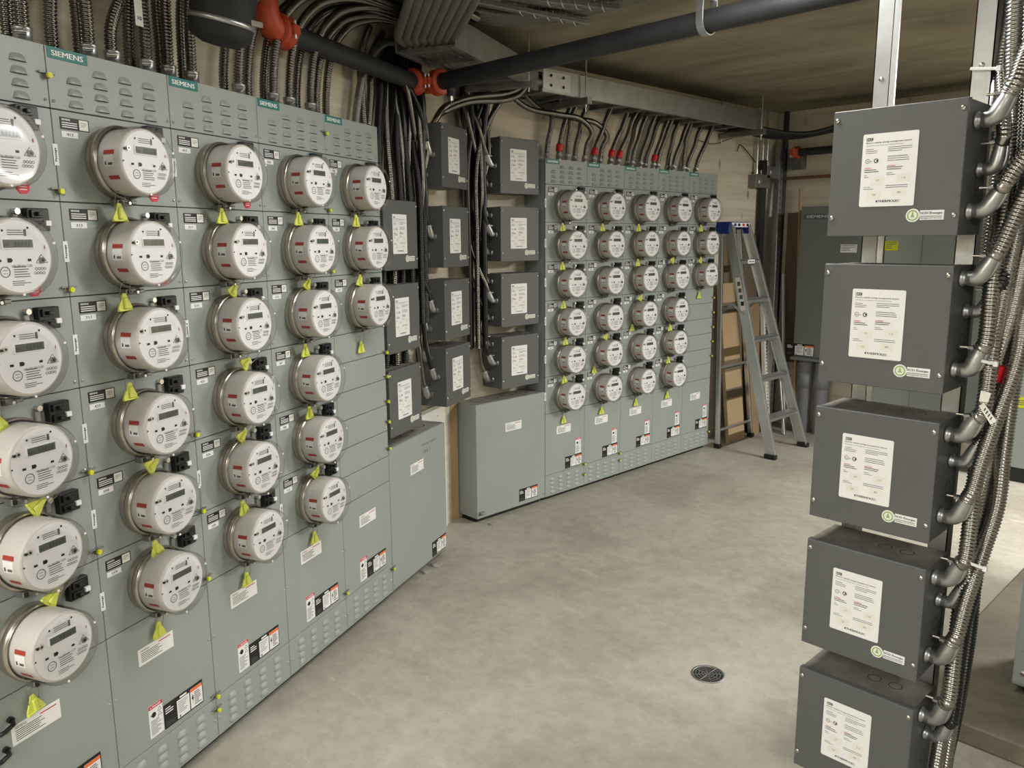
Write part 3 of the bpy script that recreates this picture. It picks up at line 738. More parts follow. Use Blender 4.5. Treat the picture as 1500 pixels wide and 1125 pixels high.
# ---------------------------------------------------------------- conduits
def spline(pts, step):
    P = [Vector(p) for p in pts]; P = [P[0]*2-P[1]] + P + [P[-1]*2-P[-2]]; out = []
    for i in range(1, len(P)-2):
        a, b, c, d = P[i-1:i+3]; n = max(4, int((c-b).length/.004))
        for k in range(n):
            t = k/n; out.append(.5*((2*b) + (c-a)*t + (2*a-5*b+4*c-d)*t*t + (3*b-a-3*c+d)*t**3))
    out.append(P[-2]); A = np.array([tuple(p) for p in out]); s = np.concatenate([[0], np.cumsum(np.linalg.norm(np.diff(A, axis=0), axis=1))])
    n = max(2, int(s[-1]/step)); q = np.linspace(0, s[-1], n)
    return np.stack([np.interp(q, s, A[:, k]) for k in range(3)], 1)
def conduit(pts, r, m=FLEX, pitch=.0085, sides=12, k=4, name='flexible_conduit', smooth=False, depth=.22):
    mb = MB()
    if smooth: mb.tube(spline(pts, .02), r, m, sides)
    else:
        P = spline(pts, pitch/k); i = np.arange(len(P)); ph = (i % k)/k
        rad = r*(1 - depth*(.5-.5*np.cos(2*math.pi*ph))); mb.tube(P, r, m, sides, rad)
    return mb.build(name)
def connector(parent, p, d, r, nut=True, name='conduit_connector'):
    p = Vector(p); d = Vector(d).normalized(); mb = MB()
    mb.lathe([(r*1.1, -.004), (r*1.25, 0), (r*1.25, .012), (r*1.12, .014), (r*1.12, .034), (r*1.2, .036), (r*1.2, .042), (r*.9, .044)], p, d, 16, STEEL)
    sd = d.cross(Vector((.3, .8, .1))).normalized()
    mb.bar(p+d*.028-sd*r*1.5, p+d*.028+sd*r*1.5, r*1.2, .012, STEELD, up=d)
    for s_ in (-1, 1): mb.cyl(p+d*.028+sd*s_*r*1.45-d.cross(sd)*.012, p+d*.028+sd*s_*r*1.45+d.cross(sd)*.012, .0035, ZINC, 8)
    return mb.build(name, parent)
def elbow(parent, p, out, up, r, L=.05):
    """cast elbow: leaves the box side at p along out, turns towards up; returns the open end"""
    p = Vector(p); out = Vector(out).normalized(); up = Vector(up).normalized(); mb = MB()
    mb.lathe([(r*1.2, 0), (r*1.2, .005), (r*.95, .007), (r*.95, .013), (r*1.05, .015), (r*1.05, .026)], p, out, 18, STEEL)
    q = p + out*.022; path = [q-out*.004, q+out*.002, q+out*.009+up*.003, q+out*.014+up*.012, q+out*.016+up*(.014+L*.5), q+out*.016+up*(.014+L)]
    P = spline(path, .004); n = len(P); t = np.linspace(0, 1, n)
    mb.tube(P, r, STEEL, 16, r*(1.05+.16*np.sin(math.pi*np.clip(t*1.3, 0, 1))))
    # raised cover rib on the outer side of the bend
    e = q+out*(.016+r*.95); mb.tube(spline([q+out*(.008+r*.6)+up*-.006, e+up*.01, e+up*(.012+L*.6), e+up*(.006+L)-out*r*.3], .004), r*.42, STEEL, 10)
    end = q+out*.016+up*(.014+L); sd = up.cross(out).normalized()
    mb.bar(end-up*.008-out*r*1.7, end-up*.008+out*r*.9, r*1.3, .007, STEELD, up=up)
    mb.cyl(end-up*.008-out*(r*1.6+.02), end-up*.008-out*r*.9, .003, ZINC, 8)
    mb.build('elbow_connector', parent)
    return end, up
# near left bank, rising behind the face of the cabinets
LC = [(12, 50, 0), (33, 52, 1), (76, 62, 0), (116, 72, 0), (130, 75, 1), (165, 83, 1), (190, 90, 0), (215, 97, 1), (236, 103, 0), (247, 104, 1), (268, 110, 0), (281, 113, 1), (327, 126, 0), (350, 131, 1), (362, 134, 0), (386, 141, 0), (400, 143, 1), (424, 150, 1), (434, 153, 0), (455, 158, 1), (463, 160, 0), (477, 165, 0)]
for i, (px, py, con) in enumerate(LC):
    ofs = -.065 if con else -.115
    p = PL(px, py, ofs); u = p.dot(DL); rnd = random.Random(i)
    lean = rnd.uniform(-.01, .02) if i != 5 else .07
    if i < 12: q = [Lw(u, 2.05, ofs), Lw(u+.003, 2.16, ofs), Lw(u+lean+.012, 2.30, ofs-.005), Lw(u+lean*1.6+.03, 2.45, ofs+.01), Lw(u+lean*2+.10, 2.54, ofs+.03), Lw(u+.3, 2.575, ofs+.08), Lw(u+.7, 2.58, .10+.03*(i % 4))]
    else: q = [Lw(u, 2.05, ofs), Lw(u+.008, 2.16, ofs), Lw(u+.045, 2.29, ofs), Lw(u+.12, 2.40, ofs+.005), Lw(u+.27, 2.49, ofs+.01), Lw(u+.50, 2.54, ofs+.05), Lw(u+1.0, 2.56, ofs+.10)]
    o = conduit(q, .0165 if i < 12 else .016, pitch=.0095, depth=.26)
    tag(o, '%s corrugated steel conduit from the left, rising from the near left bank' % NTH[i], 'conduit', 'conduits above the near left bank')
    if con: connector(o, Lw(u, 2.057, ofs), (0, 0, 1), .0185)
# far bank
FC = [(800, 232, 808, 165, 0), (818, 233, 826, 178, 1), (831, 234, 834, 175, 0), (841, 235, 850, 175, 0), (856, 237, 860, 180, 0), (868, 239, 884, 180, 1), (878, 240, 893, 175, 0), (893, 241, 909, 188, 1), (904, 242, 923, 180, 1), (918, 243, 928, 185, 0), (925, 244, 938, 187, 0), (937, 245, 950, 190, 0), (944, 246, 958, 190, 0), (956, 247, 970, 192, 1), (962, 248, 975, 195, 0), (977, 249, 985, 197, 0), (985, 249, 1000, 195, 0), (1001, 251, 1003, 205, 0), (1005, 250, 1020, 198, 0), (1018, 252, 1035, 202, 0)]
for i, (bx, by, tx, ty, red) in enumerate(FC):
    ofs = -.05 if i % 3 else -.10
    p = PF(bx, by, ofs); q = PF(tx, ty, ofs); p.z = 2.05; y0 = p.y; y1 = q.y; z1 = min(q.z, 2.36)
    X = CF+ofs
    if i in (6, 4): pts = [(X, y0, 2.05), (X, y0+.02, 2.16), (X+.03, y0+.03, 2.24), (X+.06, y0-.12, 2.30), (X+.04, y0-.30, 2.31), (X, y0-.5, 2.33), (X, y0-.7, 2.42)]
    else: pts = [(X, y0, 2.05), (X, y0+(y1-y0)*.25, 2.15), (X+.01, y0+(y1-y0)*.7, 2.25), (X+.01, y1, z1), (X+.02, y1+.05, 2.45), (X+.03, y1-.15, 2.50), (X+.05, y1-.5, 2.51)]
    o = conduit(pts, .0165, pitch=.0105, sides=10, k=3, depth=.24)
    tag(o, '%s steel conduit from the left, rising from the far bank%s' % (NTH[i], ', wrapped in red tape' if red else ''), 'conduit', 'conduits above the far bank')
    connector(o, (X, y0, 2.057), (0, (y1-y0)*.25, .1), .014)
    if red:
        P = spline(pts, .01); k0 = 6; mb = MB(); mb.tube(P[k0:k0+5], .021, REDT, 10); mb.build('red_tape', o)
# black bundle and thin conduits feeding the wall boxes on their left sides
def feed(fr_, xside, zbox, zs, topx, group, what, yd=.09, r=.0125, cols=None):
    for k, dz in enumerate(zs):
        m_ = cols[k % len(cols)] if cols else FLEX
        out = fpt(fr_, -1) - fpt(fr_, 0); nrm = fpt(fr_, 0, -1) - fpt(fr_, 0, 0)
        p = fpt(fr_, xside, yd-.04*(k % 2), zbox+dz)
        holder = empty('feed_conduit', (0, 0, 0))
        up = (Vector((0, 0, 1)) + out*.45).normalized()
        end, d = elbow(holder, p, out, up, r*1.15, .045)
        t0 = fpt(fr_, topx[0]+topx[1]*((topx[2]*3+k) % 6), .045+.045*((topx[2]*3+k)//6), 0)
        a1 = end + up*.05; 
        pts = [end-up*.01, a1]
        zt = 2.36
        base = (a1 + Vector((t0.x, t0.y, a1.z)))/2
        pts.append(Vector((base.x, base.y, a1.z+.10)))
        z = a1.z+.25
        while z < zt-.05:
            pts.append(Vector((t0.x, t0.y, z)) + nrm*(.012*math.sin(z*5+k))); z += .28
        pts.append(Vector((t0.x, t0.y, zt)) + out*-.02 - nrm*.05); pts.append(Vector((t0.x, t0.y, CEIL-.02)) + out*-.12 - nrm*.05)
        mb = MB(); 
        if m_ is FLEXB and k % 2: mb.tube(spline(pts, .02), r, m_, 10)
        else:
            P = spline(pts, .0022); i_ = np.arange(len(P)) % 3/3; mb.tube(P, r, m_, 10, r*(1-.1*(.5-.5*np.cos(2*math.pi*i_))))
        mb.build('conduit_run', holder)
        tag(holder, '%s conduit into the %s of %s' % ('black' if m_ is FLEXB else 'thin steel', ['lower left', 'middle left', 'upper left'][k], what), 'conduit', group)
bn_ = ['first', 'second', 'third', 'lowest']
for i, z in enumerate([2.160, 1.770, 1.407, 1.068]):
    feed(FRAME_L, 3.585, z-.307, [.06, .155, .245][:3 if i else 2], (3.365, .034, i), 'conduits feeding the boxes left of the wall corner', 'the %s box left of the wall corner' % bn_[i], cols=[FLEX, FLEXB, FLEX])
for i, z in enumerate([2.158, 1.787, 1.420, 1.064]):
    feed(FRAME_F, 3.078, z-.309, [.05, .15, .255], (2.895, .029, i), 'conduits feeding the boxes left of the far bank', 'the %s box beside the far bank' % bn_[i], yd=.08, cols=[FLEX, FLEXB, FLEX] if i % 2 else [FLEX, FLEX, FLEXB])
# loose bundle above the stack beside the near bank
for i, (u, ofs, m_, du) in enumerate([(2.985, -.12, STEELD, .02), (3.03, -.08, FLEX, .06), (3.07, -.11, FLEX, .09), (3.11, -.07, FLEXB, .13), (3.15, -.10, FLEXB, .12), (3.19, -.06, FLEX, .10), (3.23, -.10, FLEXB, .12), (3.27, -.06, FLEXB, .12), (3.31, -.09, FLEX, .10), (3.36, -.06, FLEXB, .09), (3.40, -.10, FLEXB, .08), (3.44, -.05, FLEXB, .07), (3.47, -.10, FLEXB, .06), (3.50, -.06, FLEXB, .05)]):
    zb = 1.02 if i < 9 else 1.2
    if i == 0: pts = [Lw(3.0, 1.80, ofs), Lw(3.0, 2.0, ofs), Lw(3.05, 2.2, ofs), Lw(3.13, 2.34, ofs), Lw(3.3, 2.46, ofs), Lw(3.6, 2.5, ofs)]
    else: pts = [Lw(u, zb, ofs), Lw(u, 1.5, ofs), Lw(u, 1.8, ofs), Lw(u+du*.3, 2.02, ofs*.5-.06), Lw(u+du, 2.22, -.13), Lw(u+du*1.5, 2.38, -.145), Lw(u+du*2.4, 2.50, -.13)]
    o = conduit(pts, .0175, m_, pitch=.009, sides=10, k=3, smooth=(m_ is FLEXB and i % 2 == 0))
    tag(o, '%s conduit, %s from the left in the bundle beside the near bank' % ('black' if m_ is FLEXB else 'corrugated steel', NTH[i]), 'conduit', 'bundle left of the wall corner')
for i, (y_, m_, t) in enumerate([(2.93, FLEXB, .10), (2.965, FLEXB, -.05), (3.0, FLEXB, .02), (3.03, FLEX, .10), (2.90, FLEXB, .12), (2.945, FLEX, .18)]):
    X = CF-.09+.02*(i % 3)
    o = conduit([(X, y_, 1.0), (X, y_, 1.6), (X, y_, 1.95), (X, y_+t*.3, 2.15), (X+.02, y_+t, 2.35), (X+.05, y_+t*1.8, 2.5)], .016, m_, pitch=.009, sides=10, k=3, smooth=m_ is FLEXB and i % 2 == 0)
    tag(o, '%s conduit beside the far bank boxes, %s in from the wall corner' % ('black' if m_ is FLEXB else 'steel', COLN[i] if i < 5 else 'sixth'), 'conduit', 'bundle right of the wall corner')
# two pale conduits looping below the tray at the corner
for i, (dz, e) in enumerate([(0, 0), (.045, .03)]):
    pts = [PL(622, 240, -.10), PL(628, 200, -.08), PL(640, 172, -.05), PF(655, 155+i*6, .06), PF(690, 143+i*6, .10), PF(740, 137+i*9, .12), PF(765, 126+i*8, .14), PF(772, 112, .16)]
    o = conduit(pts, .017, FLEX, sides=10, k=3)
    tag(o, 'pale steel conduit looping below the cable tray, %s of the pair' % ['upper', 'lower'][i], 'conduit', 'looping pair under the tray')
# ---------------------------------------------------------------- right foreground bundle
RCON = [
    (0, .255, [(1478, 100, 2.10), (1512, 62, 2.10), (1560, -20, 2.12), (1590, -250, 2.14)], FLEXR, 66),
    (0, .150, [(1443, 215, 2.13), (1452, 170, 2.16), (1468, 90, 2.2), (1478, 0, 2.22), (1482, -250, 2.24)], FLEXR, 85),
    (0, .055, [(1462, 288, 2.08), (1492, 255, 2.08), (1525, 215, 2.10), (1570, 110, 2.14), (1590, -250, 2.2)], FLEXR, 62),
    (1, .270, [(1443, 368, 2.08), (1475, 320, 2.08), (1507, 272, 2.10), (1545, 190, 2.14), (1580, -250, 2.2)], FLEXR, 64),
    (1, .190, [(1440, 420, 2.13), (1458, 388, 2.14), (1480, 345, 2.15), (1510, 270, 2.17), (1535, 120, 2.2), (1545, -250, 2.25)], FLEXB, 66),
    (1, .055, [(1424, 500, 2.08), (1437, 455, 2.08), (1455, 400, 2.10), (1470, 330, 2.14), (1482, 220, 2.18), (1492, 60, 2.22), (1497, -250, 2.25)], FLEXR, 72),
    (2, .265, 0, FLEXR, 66), (2, .190, 1, FLEXR, 70), (2, .060, 2, FLEXR, 70),
    (3, .265, 3, FLEXR, 70), (3, .190, 4, FLEXR, 72), (3, .055, 5, FLEXR, 72),
    (4, .265, 6, FLEXR, 74), (4, .190, 7, FLEXB, 74),
]
def spine(y, back):
    ys = [-250, 0, 150, 300, 400, 500, 600, 700, 800, 900, 1000, 1100, 1200]
    xf = [1580, 1556, 1528, 1494, 1472, 1452, 1436, 1423, 1412, 1400, 1387, 1374, 1362]
    xb = [1490, 1484, 1478, 1468, 1460, 1450, 1438, 1426, 1414, 1402, 1389, 1375, 1362]
    return float(np.interp(y, ys, xb if back else xf))
BNM = ['top', 'second', 'middle', 'fourth', 'lowest']
for i, (bi, dz, pts, m_, ang) in enumerate(RCON):
    holder = empty('feed_conduit', (0, 0, 0)); r = .0195
    p = Vector((-.612, 2.06 + (.045 if abs(dz-.190) < .01 or abs(dz-.15) < .01 else 0), RZ[bi]-.300+dz)); rs = .0170 if p.y > 2.08 else r; re = .0140 if p.y > 2.08 else .0162
    up = Vector((math.cos(math.radians(ang)), 0, math.sin(math.radians(ang))))
    end, d = elbow(holder, p, (1, 0, 0), up, re, .052)
    if isinstance(pts, int):
        k_ = pts; c_ = rr_ = None; y_ = (end-CAMP); py0 = 562.5 - F_PX*y_.dot(U_)/y_.dot(fw); off = 4 + 19*(k_ % 3); dep = 2.115+.046*(k_//3); bk = k_ % 3 == 0 and k_ > 2
        pts = []; yy = py0-55
        while yy > -260:
            t_ = min(1, (py0-yy)/190); pts.append((spine(yy, bk)+off*t_, yy, end.y+(dep-end.y)*t_)); yy -= 70
    Q = [PY(*q) for q in pts]; Q = [v for v in Q if v.z > end.z+.09 and v.z < CEIL-.01]
    P = [end-d*.012, end+d*.02] + Q
    P.append(Vector((P[-1].x+.01, P[-1].y, CEIL-.005)))
    mb = MB(); S = spline(P, .0085/4); k_ = (np.arange(len(S)) % 4)/4; mb.tube(S, rs, m_, 14, rs*(1-.18*(.5-.5*np.cos(2*math.pi*k_)))); run_ = mb.build('conduit_run', holder)
    if i == 7:
        zz = PY(1465, 545, 2.12).z; j = int(np.argmin(abs(S[:, 2]-zz))); t_ = MB(); t_.tube(S[j-9:j+10:3], rs+.0025, REDT, 14); t_.build('red_tape', run_)
    pos = {True: 'middle'}.get(p.y > 2.08, 'upper' if dz > .2 else 'lower')
    tag(holder, '%s corrugated conduit leaving the %s elbow of the %s right-foreground box' % ('black' if m_ is FLEXB else 'thick steel', pos, BNM[bi]), 'conduit', 'conduits of the right foreground boxes')
for i, (pts, m_) in enumerate([
    ([(1362, 1190, 2.10), (1372, 1120, 2.10), (1386, 1040, 2.12), (1400, 950, 2.16), (1414, 850, 2.20), (1428, 740, 2.22), (1440, 640, 2.24), (1462, 500, 2.28), (1485, 350, 2.32), (1500, 150, 2.36), (1505, -250, 2.4)], FLEXR),
    ([(1374, 1190, 2.16), (1386, 1110, 2.16), (1402, 1000, 2.18), (1416, 900, 2.22), (1432, 790, 2.24), (1446, 690, 2.22), (1464, 560, 2.20), (1486, 430, 2.22), (1504, 250, 2.3), (1512, -250, 2.4)], FLEXR),
    ([(1384, 1120, 2.3), (1405, 1020, 2.3), (1420, 920, 2.3), (1430, 820, 2.32), (1436, 720, 2.34), (1446, 600, 2.36), (1466, 440, 2.4), (1480, 250, 2.42), (1482, -250, 2.45)], FLEXB),
    ([(1400, 1040, 2.26), (1418, 940, 2.26), (1428, 840, 2.28), (1434, 740, 2.30), (1441, 660, 2.30), (1456, 560, 2.32), (1480, 430, 2.34), (1510, 300, 2.36), (1530, 100, 2.4), (1540, -250, 2.4)], FLEXB),
    ([(1458, 150, 2.26), (1468, 60, 2.26), (1472, 0, 2.26), (1476, -250, 2.28)], FLEXR),
    ([(1440, 420, 2.26), (1456, 300, 2.28), (1470, 180, 2.28), (1486, 60, 2.3), (1490, -250, 2.3)], FLEXR),
    ([(1455, 480, 2.3), (1476, 340, 2.32), (1492, 200, 2.34), (1503, 60, 2.36), (1508, -250, 2.36)], FLEXR),
]):
    P = [PY(*q) for q in pts]; P = [v for v in P if v.z < CEIL-.01]; P.append(Vector((P[-1].x, P[-1].y, CEIL-.005)))
    o = conduit(P, .0190, m_, sides=12)
    if False:
        S = spline(P, .01); zz = PY(1465, 545, 2.2).z; j = int(np.argmin(abs(S[:, 2]-zz))); t = MB(); t.tube(S[j-2:j+3], .0215, REDT, 12); t.build('red_tape', o)
    tag(o, '%s conduit in the right foreground bundle, %s' % ('black' if m_ is FLEXB else 'steel', ['frontmost of the full-height ones', 'second of the full-height ones', 'outermost dark one', 'dark one behind the full-height steel pair', 'beside the right steel stud', 'short one behind the top box', 'short one behind the second box'][i]), 'conduit', 'back of the right foreground bundle')
# ties and paper tags on the bundle
for i, (x, y, Y, L) in enumerate([(1446, 532, 2.05, .055), (1430, 830, 2.05, .06), (1450, 102, 2.15, .06)]):
    c = PY(x, y, Y); mb = MB(); mb.bar(c-Vector((L*.7, 0, -.008)), c+Vector((L*.3, 0, 0)), .004, .007, WHITE, c=.001); mb.box(c.x+L*.3-.004, c.x+L*.3+.006, c.y-.006, c.y+.004, c.z-.006, c.z+.006, WHITE, .001)
    o = mb.build('cable_tie'); tag(o, 'white plastic tie around the right foreground conduits, %s' % ['beside the second box', 'beside the fourth box', 'on the right steel stud at the top'][i], 'cable tie')
for i, (pp, lab) in enumerate([([(1434, 595, 2.04), (1441, 590, 2.04), (1460, 617, 2.02), (1451, 622, 2.02)], 'white paper tag with handwriting hanging from the right foreground conduits'),
                               ([(1437, 572, 2.04), (1452, 576, 2.04), (1447, 590, 2.04), (1434, 588, 2.04)], 'blank pale tag stuck out just above the handwritten tag')]):
    V = [PY(*q) for q in pp]; mb = MB(); b_ = [v+Vector((0, .001, 0)) for v in V]
    mb.add(V+b_, [[0, 1, 2, 3], [7, 6, 5, 4], [0, 4, 5, 1], [1, 5, 6, 2], [2, 6, 7, 3], [3, 7, 4, 0]], CREAM)
    if i == 0:
        d = (V[2]-V[1]); n_ = (V[0]-V[1])
        for k in range(4): c = V[1]+d*(.25+.16*k)+n_*.5-Vector((0, .0012, 0)); mb.bar(c-n_*.3, c+n_*.25+d*.05, .0025, .0006, INK, up=(0, 1, 0))
    o = mb.build('paper_tag'); tag(o, lab, 'tag')
c = PL(203, 18, -.02); mb = MB(); mb.box(c.x-.013, c.x+.013, c.y-.001, c.y+.001, c.z-.03, c.z+.04, CREAM, .0005); mb.text('10', -0.006, 0, .012, .01, -.0015, INK); 
mb = MB(); mb.box(-.013, .013, -.001, .001, -.035, .04, CREAM, .0005); mb.text('10', -.006, -.02, .013, .01, -.0014, INK, .02)
o = mb.build('paper_tag', fr=(c, FRAME_L[1])); tag(o, 'white paper tag numbered 10 tied to a conduit above the near left bank', 'tag')
# steel studs that carry the right boxes
def stud(pt, pb, wd, label, flange_right):
    a = PY(pt[0], pt[1], 2.175); x0 = a.x
    root = MB(); th = .0025
    root.box(x0, x0+wd, 2.167, 2.167+th, 0, CEIL, STEEL)          # web to the front
    root.box(x0, x0+th, 2.167, 2.207, 0, CEIL, STEEL)
    root.box(x0+wd-th, x0+wd, 2.167, 2.207, 0, CEIL, STEEL)
    if flange_right: root.box(x0+wd, x0+wd+.016, 2.160, 2.163, 0, CEIL, ALU); root.box(x0+wd, x0+wd+.002, 2.160, 2.2, 0, CEIL, ALU)
    root.lathe([(.006, 0), (.006, .003), (.0003, .004)], (x0+wd*.5, 2.167, 1.995), (0, -1, 0), 10, ZINC)
    o = root.build('steel_stud'); tag(o, label, 'stud', 'steel studs behind the right foreground boxes'); return o
stud((1288, 20), 0, .042, 'left galvanized steel stud carrying the right foreground boxes', True)
stud((1432, 20), 0, .045, 'right galvanized steel stud beside the foreground conduits', False)
# back straps joining boxes to studs are hidden behind the boxes
# ---------------------------------------------------------------- cable tray above the banks
TZ0, TZ1 = 2.382, 2.502
xR = -3.10; oR = NL.dot(Vector((xR, 3.22, 0)))          # rail plane along the near bank
def tray(p0, p1, width, side, name, label):
    p0 = Vector(p0); p1 = Vector(p1); d = (p1-p0).normalized(); s_ = Vector((-d.y, d.x, 0))*side
    root = empty(name, (p0.x, p0.y, 0)); inv = Vector((-p0.x, -p0.y, 0)); L = (p1-p0).length
    tag(root, label, 'cable tray')
    for k, w0 in ((0, 0), (1, width)):
        mb = MB(); a = p0+s_*w0+inv; b = p1+s_*w0+inv; zc = (TZ0+TZ1)/2
        mb.bar(a+Vector((0, 0, zc)), b+Vector((0, 0, zc)), .003, TZ1-TZ0, STEEL, c=.0008)
        for zz in (TZ0, TZ1): mb.bar(a+s_*(.010*(1 if k == 0 else -1))+Vector((0, 0, zz)), b+s_*(.010*(1 if k == 0 else -1))+Vector((0, 0, zz)), .022, .003, STEEL, c=.0008)
        mb.build('side_rail', root)
    n = int(L/.23)
    for k in range(n+1):
        c = p0+d*(.05+k*(L-.1)/n)+inv; mb = MB(); mb.bar(c+Vector((0, 0, TZ0+.012)), c+s_*width+Vector((0, 0, TZ0+.012)), .028, .018, STEELD, c=.002); mb.build('rung', root)
    return root
cor = Vector((xR, 3.22, 0))
uc0 = cor.dot(DL); nearp = DL*(uc0-1.05)+NL*oR
TW = .28
t1 = tray(nearp, cor, TW, 1, 'cable_tray', 'galvanized ladder cable tray above the low cabinets, angled towards the corner')
t2 = tray(cor+Vector((0, .03, 0)), (xR, 5.62, 0), TW, 1, 'cable_tray', 'long galvanized ladder cable tray running above the far meter bank')
mb = MB(); mb.box(-.0035, .0035, -.02, .20, -.045, .045, ALU, .001)
for y_ in (.04, .14):
    for z_ in (-.025, .025): mb.lathe([(.008, 0), (.008, .005), (.003, .007)], (.0035, y_, z_), (1, 0, 0), 8, BLK)
o = mb.build('splice_plate', t2); o.location = (.004, .02, (TZ0+TZ1)/2)
for i, (x, y, z0) in enumerate([(858, 150, TZ0-.03), (1115, 195, TZ0-.03)]):
    p = on(x, y, (xR+.03, 0, 0), (1, 0, 0)); root = empty('trapeze_hanger', (p.x, p.y, 0)); tag(root, 'threaded rods and strut hanging the long cable tray, %s' % ['near the corner', 'at its far end'][i], 'hanger', 'tray hangers')
    mb = MB(); mb.box(-TW-.06, .03, -.02, .02, z0-.01, z0+.028, STEELD, .002); mb.build('strut', root)
    for xx in (0, -TW-.05):
        mb = MB(); mb.cyl((xx, 0, z0-.05), (xx, 0, CEIL), .005, ZINC, 8); mb.cyl((xx, 0, z0-.02), (xx, 0, z0-.01), .010, ZINC, 6); mb.build('threaded_rod', root)
p = DL*(uc0-.25)+NL*(oR+.03); root = empty('trapeze_hanger', (p.x, p.y, 0), FRAME_L[1]); tag(root, 'threaded rods and strut hanging the angled tray above the corner', 'hanger', 'tray hangers')
mb = MB(); mb.box(-.02, .02, -.03, TW+.06, TZ0-.03, TZ0-.002, STEELD, .002); mb.build('strut', root)
for yy in (-.005, TW+.045):
    mb = MB(); mb.cyl((0, yy, TZ0-.05), (0, yy, CEIL), .005, ZINC, 8); mb.build('threaded_rod', root)
# grey conduits lying in the tray and bending away over the room
GREYF = mat('shaded_flex', (122, 117, 109), .45, .35)  # colour darkened to paint in the shadow these conduits lie in
for k in range(8):
    w0 = .03+.033*k
    a = lambda u, e=0.0: DL*u + NL*(oR - w0 - e) + Vector((0, 0, TZ0+.045))
    piv = DL*(uc0-.96)+NL*(oR+.12)+Vector((0, 0, TZ0+.045)); R0 = .12+w0
    pts = [Vector((xR-w0, 5.2, TZ0+.045)), Vector((xR-w0, 3.6, TZ0+.045)), a(uc0-.10), a(uc0-.4), a(uc0-.7)]
    for an in range(0, 34, 8):
        t = math.radians(an); pts.append(piv - NL*(R0*math.cos(t)) - DL*(R0*math.sin(t)))
    dirn = (NL*math.sin(math.radians(34)) - DL*math.cos(math.radians(34))).normalized()
    last = pts[-1]; pts += [last+dirn*.3+Vector((0, 0, .01)), last+dirn*.8+Vector((0, 0, .03)), last+dirn*1.4+Vector((0, 0, .05))]
    o = conduit(pts, .0185, GREYF, pitch=.0075, sides=10, k=3, depth=.06)
    tag(o, 'grey conduit sweeping out of the cable tray, %s bend from the tray rail' % ['innermost', 'second', 'third', 'fourth', 'fifth', 'sixth', 'seventh', 'outermost'][k], 'conduit', 'grey conduits bending out of the tray')
# thick black cables on the far end of the tray, sagging to the next hanger
for k in range(7):
    x0 = xR-.03-.035*k
    pts = [Vector((x0, 3.6+.1*k, TZ1+.0-.004*k)), Vector((x0, 4.6, TZ1-.02)), Vector((x0, 5.3, TZ1-.04)), Vector((x0+.02, 5.62, 2.40)), Vector((x0+.25, 5.85+.03*k, 2.36)), Vector((-2.6, 5.98+.03*k, 2.42)), Vector((-2.0, 6.02+.03*k, 2.47)), Vector((-.5, 6.05+.03*k, 2.50)), Vector((1.2, 6.05+.03*k, 2.50))]
    o = conduit(pts, .014, CABLE, sides=8, smooth=True, name='power_cable')
    tag(o, 'black cable sagging right from the far tray end, %s from the room side' % ['first', 'second', 'third', 'fourth', 'fifth', 'sixth', 'seventh'][k], 'cable', 'black cables past the tray end')
for i, X in enumerate([-2.34, -1.62, -.75]):
    root = empty('trapeze_hanger', (X, 6.0, 0)); tag(root, 'far threaded rods and struts holding black cables, %s' % ['left of the top box', 'right of the left steel stud', 'beside the right steel stud'][i], 'hanger', 'cable hangers at the back wall')
    for z_ in (2.37, 2.50):
        mb = MB(); mb.box(-.02, .02, -.03, .38, z_-.02, z_, STEELD, .002); mb.build('strut', root)
    for yy in (0, .35):
        mb = MB(); mb.cyl((0, yy, 2.28), (0, yy, CEIL), .006, ZINC, 8); mb.build('threaded_rod', root)
# ---------------------------------------------------------------- drain pipe with orange couplings
PZc = 2.318; PYY = 2.47; pr = .0375
pc = -1.80
ul = (Vector((0, PYY, 0)).dot(NL))
xj = (pc - NL.y*PYY)/NL.x; J = Vector((xj, PYY, PZc))
root = empty('sprinkler_main', (xj, PYY, 0)); tag(root, 'black steel pipe with orange couplings crossing below the ceiling', 'pipe'); inv = Vector((-xj, -PYY, 0))
mb = MB(); mb.cyl(J+DL*-.09+inv, J+DL*((on(410, 19, NL*pc, NL)-J).dot(DL))+inv, pr, BLACKP, 24); mb.build('pipe_run', root)
mb = MB(); mb.cyl(J+Vector((.10, 0, 0))+inv, Vector((1.9, PYY, PZc))+inv, pr, BLACKP, 24); mb.build('pipe_run', root)
mb = MB(); mb.tube(spline([J-DL*.10+inv, J-DL*.03+inv, J+Vector((.03, 0, 0))+inv, J+Vector((.11, 0, 0))+inv], .01), pr+.004, ORANGE, 20); mb.build('elbow_fitting', root)
def coupling(root, c, d):
    d = Vector(d).normalized(); mb = MB()
    mb.lathe([(pr, -.03), (pr+.018, -.03), (pr+.022, -.02), (pr+.015, -.008), (pr+.015, .008), (pr+.022, .02), (pr+.018, .03), (pr, .03)], c, d, 24, ORANGE)
    sd = d.cross(Vector((0, 0, 1))).normalized()
    for s_ in (-1, 1):
        q = c+sd*s_*(pr+.022); mb.bar(q-Vector((0, 0, .016)), q+Vector((0, 0, .016)), .026, .034, ORANGE, up=d, c=.004); mb.cyl(q-Vector((0, 0, .03)), q+Vector((0, 0, .03)), .006, ZINC, 8)
    return mb.build('pipe_coupling', root)
coupling(root, J-DL*.10+inv, DL); coupling(root, J+Vector((.115, 0, 0))+inv, (1, 0, 0))
E = on(410, 19, NL*pc, NL); E = J+DL*((E-J).dot(DL))+inv
coupling(root, E, DL)
mb = MB(); mb.tube(spline([E, E-DL*.03, E-DL*.065+Vector((0, 0, .02)), E-DL*.08+Vector((0, 0, .07)), E-DL*.08+Vector((0, 0, .14))], .01), pr+.006, ORANGE, 20); mb.build('elbow_fitting', root)
